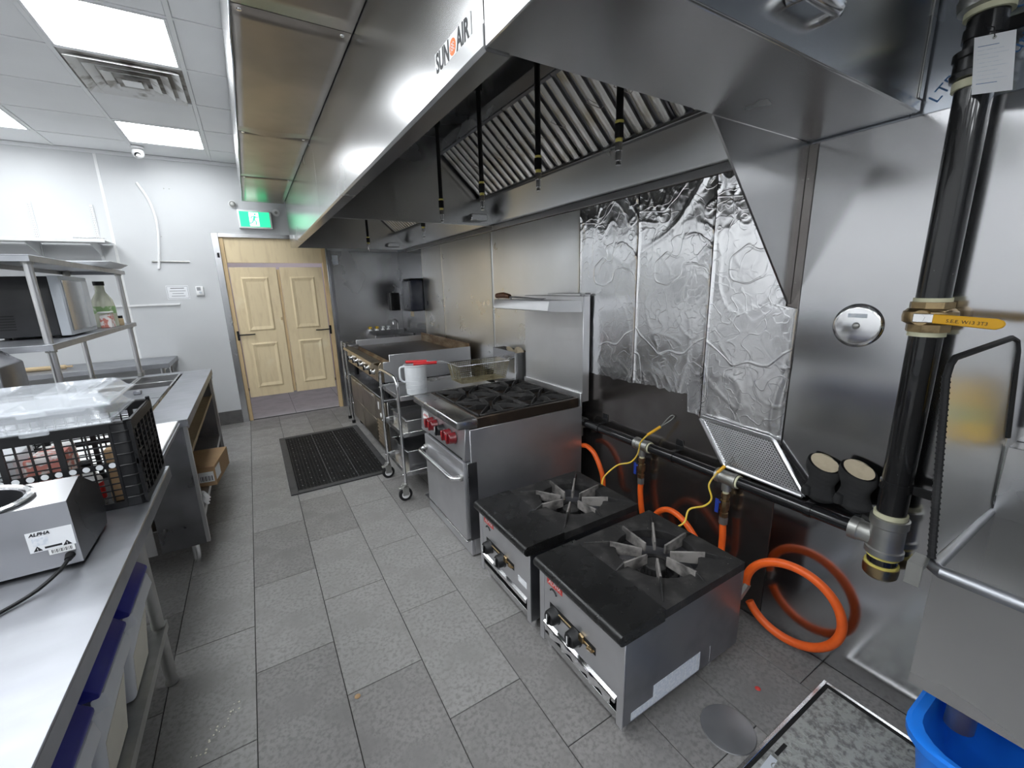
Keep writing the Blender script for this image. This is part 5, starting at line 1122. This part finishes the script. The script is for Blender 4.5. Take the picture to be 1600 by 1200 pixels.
t = thing('cardboard_box', 'brown cardboard box with white barcode label on the bottom shelf of the prep table', 'box', (-.5, 3.5, .2905))
Mx = Matrix.Translation((-.47, 3.50, .2905)) @ Matrix.Rotation(R(-8), 4, 'Z')
part('carton', MB().box(-.17, .145, -.20, .20, 0, .135, .003).xform(Mx), M['card'], t)
lb_ = part('shipping_label', MB().box(.1453, .1462, -.19, -.07, .035, .115).xform(Mx), M['ink_white'], t, 'white label')
part('shipping_label', MB().box(.05, .135, -.2012, -.2003, .03, .10).xform(Mx), M['ink_white'], t, 'white label')
for k in range(8):
    part('bar', MB().box(.058+.009*k, .061+.009*k+.002*(k % 2), -.2018, -.2013, .038, .072).xform(Mx), M['ink'], lb_)
solo('plastic_wrap', MB().grid(lambda u, v: (-.440+.05*u+.012*math.sin(v*14), 2.99+.10*v+.01*math.sin(u*6), .2915+.06*math.sin(math.pi*u)*(.5+.5*abs(math.sin(v*9)))), 12, 18), M['white'], 'crumpled white plastic wrap on the bottom shelf of the prep table', 'plastic wrap')

# overshelf standing on the prep table
t = thing('overshelf', 'two-tier steel overshelf standing on the prep table', 'shelf', (-1.0, 3.7, .89))
OX0, OX1, OY0, OY1 = -1.165, -.825, 2.84, 4.63
for z in (1.318, 1.728):
    part('shelf', MB().box(OX0, OX1, OY0, OY1, z+.004, z+.008, .001).box(OX0, OX1, OY0, OY0+.004, z-.022, z+.0035).box(OX0, OX1, OY1-.004, OY1, z-.022, z+.0035).box(OX1-.004, OX1, OY0+.0045, OY1-.0045, z-.022, z+.0035).box(OX0, OX0+.004, OY0+.0045, OY1-.0045, z-.022, z+.0035), M['steel_top'], t)
for (x, y) in ((OX0+.025, OY0+.05), (OX1-.025, OY0+.05), (OX0+.025, 4.52), (OX1-.025, 4.52)):
    p = part('post', MB().cyl((x, y, .8905), (x, y, 1.321), .016, n=14).cyl((x, y, 1.3265), (x, y, 1.731), .016, n=14), M['steel'], t)
    for (za, zb_) in ((1.285, 1.3205), (1.695, 1.7305), (.8908, .92)):
        part('socket', MB().cyl((x, y, za), (x, y, zb_), .021, n=14), M['galv'], p)
t = thing('microwave_oven', 'black microwave oven with pale front frame on the lower overshelf', 'microwave', (-1.05, 3.5, 1.327))
part('case', MB().box(-1.36, -.905, 3.27, 3.74, 1.340, 1.655, .006, 2), M['micro'], t)
part('front_frame', MB().box(-.904, -.862, 3.268, 3.742, 1.338, 1.658, .004, 2), M['micro_w'], t, 'pale grey front frame')
part('door_glass', MB().box(-.8615, -.856, 3.30, 3.60, 1.36, 1.635, .002), M['glassdark'], t)
part('keypad', MB().box(-.8615, -.857, 3.61, 3.725, 1.36, 1.635, .002), M['micro_w'], t)
for r_ in range(6):
    for c_ in range(3):
        part('vent_slit', MB().box(-1.30+.085*c_, -1.235+.085*c_, 3.2686, 3.2698, 1.38+.014*r_, 1.385+.014*r_), M['hole'], t)
for (x, y) in ((-1.12, 3.31), (-.93, 3.31), (-1.12, 3.70), (-.93, 3.70)):
    part('foot', MB().cyl((x, y, 1.3265), (x, y, 1.3395), .014, n=10), M['black'], t)
t = thing('juice_bottle', 'tall pale bottle with black cap on the lower overshelf', 'bottle', (-.89, 4.17, 1.3268))
part('bottle', MB().lathe([(0,0),(.058,0),(.062,.006),(.062,.14),(.056,.19),(.032,.235),(.026,.25),(.026,.29)], (-.90, 4.17, 1.3268), n=24), M['juice'], t)
part('cap', MB().cyl((-.90, 4.17, 1.617), (-.90, 4.17, 1.645), .031, n=20), M['black'], t)
part('wrap_label', MB().lathe([(.0625,.095),(.0625,.145)], (-.90, 4.17, 1.3268), n=24), M['green'], t, 'green label')
t = thing('juice_bottle', 'pale bottle with white cap half hidden behind the black-capped bottle', 'bottle', (-.95, 4.35, 1.3268))
part('bottle', MB().lathe([(0,0),(.055,0),(.058,.006),(.058,.16),(.03,.22),(.024,.26)], (-.945, 4.36, 1.3268), n=24), M['juice'], t)
part('cap', MB().cyl((-.945, 4.36, 1.587), (-.945, 4.36, 1.61), .028, n=16), M['white'], t)
t = thing('food_carton', 'red and white wrapped packet in front of the tall pale bottle', 'packet', (-.86, 4.05, 1.3268))
part('wrapper', MB().hexa([(-.905,4.00,1.3268),(-.840,4.00,1.3268),(-.840,4.09,1.3268),(-.905,4.09,1.3268),(-.900,4.005,1.41),(-.842,4.003,1.425),(-.842,4.088,1.425),(-.900,4.085,1.41)], .004), M['pink'], t)
part('lid_film', MB().box(-.905, -.838, 3.995, 4.092, 1.427, 1.437, .003), M['white'], t)
t = thing('spice_jar', 'little brown jar with black lid at the shelf end', 'jar', (-.85, 4.28, 1.3268))
part('glass', MB().lathe([(0,0),(.022,0),(.024,.004),(.024,.045),(.02,.052)], (-.852, 4.27, 1.3268), n=16), M['beige'], t)
part('lid', MB().cyl((-.852, 4.27, 1.3793), (-.852, 4.27, 1.397), .022, n=16), M['black'], t)
solo('foam_tray', MB().hexa([(-1.00,3.90,1.7365),(-.79,3.90,1.7365),(-.79,4.33,1.7365),(-1.00,4.33,1.7365),(-1.03,3.86,1.768),(-.745,3.86,1.768),(-.745,4.37,1.768),(-1.03,4.37,1.768)], .004), M['foam'], 'white foam tray on top of the overshelf', 'tray')
# dark box at the very left edge
t = thing('equipment_box', 'dark grey equipment box cut off by the left edge of the picture', 'box', (-.98, 2.62, .89))
part('housing', MB().prism([(-1.20, .8915), (-.905, .8915), (-.905, 1.27), (-.965, 1.325), (-1.20, 1.325)], 'Y', 2.52, 2.75, .004, 2), M['steel_dark'], t)
part('base_plate', MB().box(-1.19, -.92, 2.54, 2.73, .8765, .8912), M['black'], t)

# ------------------------------------------------------------ back wall: table, shelf, fittings
t = thing('wall_table', 'steel table against the white back wall', 'table', (-1.6, 5.62, 0))
part('tabletop', MB().box(-2.6, -.775, 5.34, 5.935, .872, .876, .001).box(-2.6, -.775, 5.336, 5.3395, .832, .876, .001).box(-.7745, -.771, 5.34, 5.935, .832, .876, .001), M['steel_top'], t)
for (x, y) in ((-.84, 5.40), (-.84, 5.87), (-2.5, 5.40), (-2.5, 5.87)):
    part('leg', MB().cyl((x, y, 0), (x, y, .8715), .02, n=12), M['steel'], t)
part('apron_rail', MB().tube([(-.84, 5.42, .80), (-.84, 5.85, .80)], .012, 8), M['steel'], t)
part('undershelf', MB().box(-2.55, -.80, 5.36, 5.92, .30, .305).box(-2.55, -.80, 5.357, 5.3598, .27, .305), M['galv'], t)
solo('rolling_pin', MB().tube([(-2.0, 5.62, .897), (-1.96, 5.62, .897), (-1.95, 5.62, .897), (-1.58, 5.60, .897), (-1.57, 5.60, .897), (-1.53, 5.60, .897)], [.010,.010,.020,.020,.010,.010], 12), M['beige'], 'pale wooden rolling pin on the table against the back wall', 'rolling pin')
t = thing('wall_shelf', 'white wire wall shelf on slotted uprights', 'shelf', (-1.7, 5.8, 2.0))
for x in (-1.63, -1.20):
    p = part('slotted_upright', MB().box(x-.013, x+.013, YB-.012, YB, 1.78, 2.42, .002), M['tee'], t)
    for k in range(16):
        for dx in (-.006, .006):
            part('slot', MB().box(x+dx-.002, x+dx+.002, YB-.0128, YB-.0122, 2.08+.0205*k, 2.092+.0205*k), M['disc'], p)
    part('bracket', MB().prism([(YB-.0125, 2.050), (YB-.0125, 1.93), (YB-.03, 1.93), (YB-.36, 2.035), (YB-.36, 2.050)], 'X', x-.004, x+.004), M['tee'], t)
part('deck', MB().box(-2.6, -1.085, YB-.38, YB-.013, 2.051, 2.058, .001).box(-2.6, -1.085, YB-.385, YB-.3805, 2.035, 2.064, .001), M['white'], t)
part('end_clip', MB().box(-1.30, -1.085, YB-.384, YB-.30, 2.0645, 2.078, .002), M['chrome'], t)
solo('wall_cable', MB().tube([(-.812, YB-.007, 2.66), (-.745, YB-.007, 2.50), (-.715, YB-.007, 2.30), (-.735, YB-.007, 2.05), (-.775, YB-.009, 1.81)], .012, 8, sub=6), M['white'], 'white curved cable trunk hanging on the back wall', 'cable')
solo('wall_rod', MB().cyl((-.82, YB-.008, 1.885), (-.50, YB-.008, 1.885), .007, n=8).cyl((-.82, YB-.012, 1.885), (-.80, YB-.012, 1.885), .010, n=8), M['galv'], 'thin grey rod fixed to the back wall beside the white cable', 'rod')
solo('wall_rail', MB().box(-1.40, -.655, YB-.016, YB-.0005, 1.425, 1.445, .002), M['white'], 'white rail strip on the back wall behind the overshelf', 'rail')
t = thing('framed_notice', 'small white printed notice on the back wall left of the thermostat', 'notice', (-.655, YB-.005, 1.48))
part('sheet', MB().box(-.752, -.556, YB-.003, YB-.0005, 1.488, 1.634), M['paper'], t)
part('border_print', MB().box(-.746, -.562, YB-.0038, YB-.0032, 1.622, 1.625).box(-.746, -.562, YB-.0038, YB-.0032, 1.497, 1.500).box(-.746, -.743, YB-.0038, YB-.0032, 1.50, 1.622).box(-.565, -.562, YB-.0038, YB-.0032, 1.50, 1.622), M['disc'], t)
for k, wv in enumerate((.12, .14, .10, .12)):
    part('print_line', MB().box(-.654-wv/2, -.654+wv/2, YB-.0038, YB-.0032, 1.600-.027*k, 1.606-.027*k+(.004 if k == 0 else 0)), M['disc'], t)
t = thing('thermostat', 'small white thermostat left of the doors', 'thermostat', (-.455, YB-.012, 1.52))
part('casing', MB().box(-.492, -.420, YB-.024, YB-.0005, 1.522, 1.622, .006, 2), M['white'], t)
part('display', MB().box(-.480, -.445, YB-.0252, YB-.0242, 1.575, 1.612), M['disc'], t)
part('dial', MB().cyl((-.452, YB-.0242, 1.553), (-.452, YB-.030, 1.553), .013, n=16), M['micro_w'], t)
t = thing('exit_sign', 'green and white running man exit sign above the tan doors', 'exit sign', (.18, YB-.03, 2.25))
part('housing', MB().box(.018, .350, YB-.055, YB-.0005, 2.250, 2.448, .005, 2), M['white'], t)
f_ = part('green_face', MB().box(.036, .332, YB-.0565, YB-.0552, 2.268, 2.430), M['exit'], t)
mn = part('doorway_panel', MB().box(.128, .222, YB-.0575, YB-.0567, 2.275, 2.423), M['exit_w'], t)
g_ = M['exit']; yy = YB-.0585
def limb(a, c, r_): return MB().tube([(a[0], yy, a[1]), (c[0], yy, c[1])], r_, 6, rz=r_)
part('running_figure', MB().lathe([(0,.001),(.010,.001),(.010,0)], (.188, yy+.0005, 2.404), (0,-1,0), 14).tube([(.185, yy, 2.385), (.170, yy, 2.345)], .011, 6).tube([(.183, yy, 2.380), (.205, yy, 2.368), (.216, yy, 2.380)], .005, 6).tube([(.180, yy, 2.382), (.155, yy, 2.378), (.145, yy, 2.355)], .005, 6).tube([(.170, yy, 2.345), (.192, yy, 2.325), (.188, yy, 2.290)], .006, 6).tube([(.168, yy, 2.345), (.155, yy, 2.315), (.128, yy, 2.305)], .006, 6), g_, t, 'green running figure')
t = thing('door_sensor', 'round grey sensor head above the exit sign', 'sensor', (.0, YB-.02, 2.50))
part('mount', MB().cyl((-.012, YB-.0005, 2.505), (-.012, YB-.02, 2.505), .038, n=20), M['white'], t)
part('lens', MB().lathe([(0,.030),(.018,.027),(.030,.014),(.033,0)], (-.012, YB-.0205, 2.505), (0,-1,0), 20), M['galv'], t)
t = thing('alarm_button', 'small round white button right of the exit sign', 'button', (.41, YB-.01, 2.42))
part('plate', MB().cyl((.408, YB-.0005, 2.440), (.408, YB-.012, 2.440), .040, n=20), M['white'], t)
part('centre', MB().cyl((.408, YB-.0122, 2.440), (.408, YB-.022, 2.440), .016, n=14), M['galv'], t)
t = thing('dome_camera', 'white dome security camera under the ceiling by the far light panel', 'camera', (-.72, 5.64, 2.83))
part('mount', MB().cyl((-.715, 5.66, 2.905), (-.715, 5.66, ZC-.0045), .052, n=24), M['white'], t)
part('eyeball', MB().lathe([(0,-.050),(.020,-.048),(.038,-.036),(.048,-.015),(.050,.005),(.046,.022),(.035,.030)], (-.715, 5.66, 2.872), (0,0,1), 28), M['white'], t)
part('lens_face', MB().lathe([(0,.002),(.022,.002),(.026,0)], (-.715, 5.66-.036, 2.845), (.1,-.75,-.65), 20), M['black'], t)

# ------------------------------------------------------------ sink at the right edge
t = thing('utility_sink', 'deep stainless sink cut off by the right edge of the picture', 'sink', (1.55, -.1, 0))
SX0, SX1, SY1, SY0, SZ, SB = 1.275, 1.790, .235, -.62, .877, .555
part('bowl', MB().box(SX0, SX0+.003, SY0, SY1, SB, SZ-.01).box(SX1-.003, SX1, SY0, SY1, SB, SZ-.01).box(SX0+.0032, SX1-.0032, SY1-.003, SY1, SB, SZ-.01).box(SX0+.0032, SX1-.0032, SY0, SY0+.003, SB, SZ-.01).box(SX0+.0032, SX1-.0032, SY0+.0032, SY1-.0032, SB, SB+.003), M['steel'], t)
part('rolled_rim', MB().tube([(SX0-.004, SY0, SZ), (SX0-.004, SY1-.012, SZ), (SX0+.010, SY1+.004, SZ), (SX1-.01, SY1+.004, SZ)], .015, 12), M['steel_top'], t, 'rolled bright rim')
part('rim_bracket', MB().prism([(SX0-.030, .885), (SX0+.02, .890), (SX0+.02, .878), (SX0-.022, .872), (SX0-.026, .83), (SX0-.030, .83)], 'Y', SY1+.012, SY1+.040), M['galv'], t)
part('back_splash', MB().box(SX1-.06, SX1-.055, SY0, SY1-.004, SZ-.008, 1.075, .001).box(SX1-.0545, SX1+.015, SY0, SY1-.004, 1.071, 1.0755, .001), M['steel'], t)
gp_ = [(1.290,.244,.893),(1.366,.300,1.309),(1.376,.300,1.338),(1.400,.300,1.352),(1.680,.264,1.378),(1.712,.260,1.368),(1.722,.256,1.34),(1.735,.238,1.10),(1.745,.234,.893)]
b = MB(); va = [b.bm.verts.new(p_) for p_ in gp_]; vb = [b.bm.verts.new((p_[0]+.0, p_[1]+.003, p_[2])) for p_ in gp_]
b._face(va); b._face(vb[::-1])
for i in range(len(va)): b._face([va[i], vb[i], vb[(i+1) % len(va)], va[(i+1) % len(va)]])
part('splash_guard', b, M['foil_smooth'], t, 'polished upright splash guard')
part('edge_trim', MB().tube([(p_[0], p_[1]+.0015, p_[2]) for p_ in gp_[:8]], .0075, 8), M['rubber'], t, 'black ribbed rubber edging')
for k in range(34):
    f_ = k/33; p_ = V(gp_[0]).lerp(V(gp_[1]), f_)
    part('edge_rib', MB().cyl(p_+V((0,.0015,0)), p_+V((.0007,.0022,.004)), .0088, n=8), M['rubber'], t)
part('drain_tail', MB().cyl((1.47, .16, .36), (1.47, .16, SB-.001), .030, n=18), M['galv'], t)
for (x, y) in ((SX1-.05, SY1-.05), (SX0+.05, SY0+.05), (SX1-.05, SY0+.05)):
    part('leg', MB().cyl((x, y, 0), (x, y, SB-.001), .02, n=12), M['galv'], t)
t = thing('soap_jug', 'yellow washing-up liquid jug on the sink back ledge', 'bottle', (1.77, .118, 1.076))
part('jug', MB().hexa([(1.738,.05,1.0765),(1.798,.05,1.0765),(1.798,.185,1.0765),(1.738,.185,1.0765),(1.745,.075,1.26),(1.79,.075,1.26),(1.79,.16,1.26),(1.745,.16,1.26)], .012, 3), M['oil_yellow'], t)
part('cap', MB().cyl((1.768, .118, 1.261), (1.768, .118, 1.29), .018, n=14), M['white'], t)
part('front_label', MB().box(1.734, 1.7395, .08, .16, 1.14, 1.18), M['green'], t)
# blue bin
t = thing('waste_bin', 'bright blue plastic waste bin under the sink at the lower right', 'bin', (1.47, .02, 0))
def rrect(x0, x1, y0, y1, r_, n=5):
    p = []
    for (cx, cy, a0) in ((x1-r_, y1-r_, 0), (x0+r_, y1-r_, 90), (x0+r_, y0+r_, 180), (x1-r_, y0+r_, 270)):
        for k in range(n+1):
            a = R(a0+90*k/n); p.append((cx+r_*math.cos(a), cy+r_*math.sin(a)))
    return p
b = MB(); rings = []
for (z, k) in ((.012, .045), (.395, .0), (.405, -.016), (.428, -.018), (.432, -.010), (.425, .008), (.30, .016), (.020, .055)):
    rings.append([b.bm.verts.new((x, y, z)) for (x, y) in rrect(1.255+k, 1.665-k, -.33+k, .215-k, .09)])
for a_, c_ in zip(rings, rings[1:]):
    for i in range(len(a_)): b._face([a_[i], a_[(i+1) % len(a_)], c_[(i+1) % len(a_)], c_[i]])
b._face(rings[0][::-1]); b._face(rings[-1])
part('bin_body', b, M['blue_bin'], t)
part('grip_lip', MB().box(1.2285, 1.240, -.13, .02, .355, .412, .003), M['blue_bin'], t)
# floor plate and drain cover
t = thing('grease_trap_lid', 'worn grey studded steel plate set in the floor by the sink', 'floor hatch', (1.4, .2, 0))
GX0, GX1, GYa, GYb = .98, 1.715, -.35, .540
part('frame', MB().box(GX0, GX1, GYb-.012, GYb, .0012, .010, .001).box(GX1-.012, GX1, GYa, GYb-.0125, .0012, .010, .001).box(GX0, GX0+.012, GYa, GYb-.0125, .0012, .010, .001), M['steel'], t)
part('joint', MB().box(GX0+.0125, GX1-.0125, GYa, GYb-.0125, .0012, .0025), M['hole'], t)
part('plate', MB().box(GX0+.024, GX1-.026, GYa+.01, GYb-.024, .0027, .008, .001), M['checker'], t)
b = MB()
for i in range(16):
    for j in range(19):
        x = GX0+.06+.04*i+(.02 if j % 2 else 0); y = GYa+.05+.043*j
        if x > GX1-.05 or y > GYb-.05: continue
        b.lathe([(.015,.0),(.014,.0016),(.011,.0018),(.010,.0006)], (x, y, .0081), n=10)
part('stud_pattern', b, M['checker'], t, kind='stuff')
part('lift_slot', MB().box(GX0+.30, GX0+.36, GYb-.052, GYb-.040, .0082, .0088), M['hole'], t)
part('tape_strip', MB().hexa([(GX0+.03, GYb-.085, .0083), (GX0+.285, GYb-.058, .0083), (GX0+.285, GYb-.036, .0083), (GX0+.03, GYb-.05, .0083), (GX0+.03, GYb-.085, .0092), (GX0+.285, GYb-.058, .0092), (GX0+.285, GYb-.036, .0092), (GX0+.03, GYb-.05, .0092)]), M['micro_w'], t)
solo('drain_cover', MB().lathe([(0,.006),(.080,.006),(.088,.004),(.090,.0012)], (1.232, .632, 0), n=40), M['disc'], 'round dull grey drain cover on the floor beside the near burner', 'drain cover')

b = MB()
for k in range(26):
    f_ = random.random(); x = -.385+.135*f_+random.gauss(0, .012); y = 1.52+.17*f_+random.gauss(0, .014); r_ = random.uniform(.0015, .0045)
    b.lathe([(0, r_*.7), (r_*.7, r_*.4), (r_, 0)], (x, y, .0008), n=6)
solo('spilled_flour', b, M['flour'], 'white crumbs of spilled flour on the floor tiles before the bins', 'crumbs', kind='stuff')
for (x, y, r_, m, lb) in ((.145, 1.47, .012, 'card', 'small brown crumb on the middle floor tile'), (1.47, .66, .011, 'red_label', 'small red scrap on the floor behind the near stock pot burner')):
    b = MB().lathe([(0, .006), (r_*.6, .005), (r_, .001)], (x, y, .0008), n=7)
    solo('floor_scrap', b, M[m], lb, 'scrap')
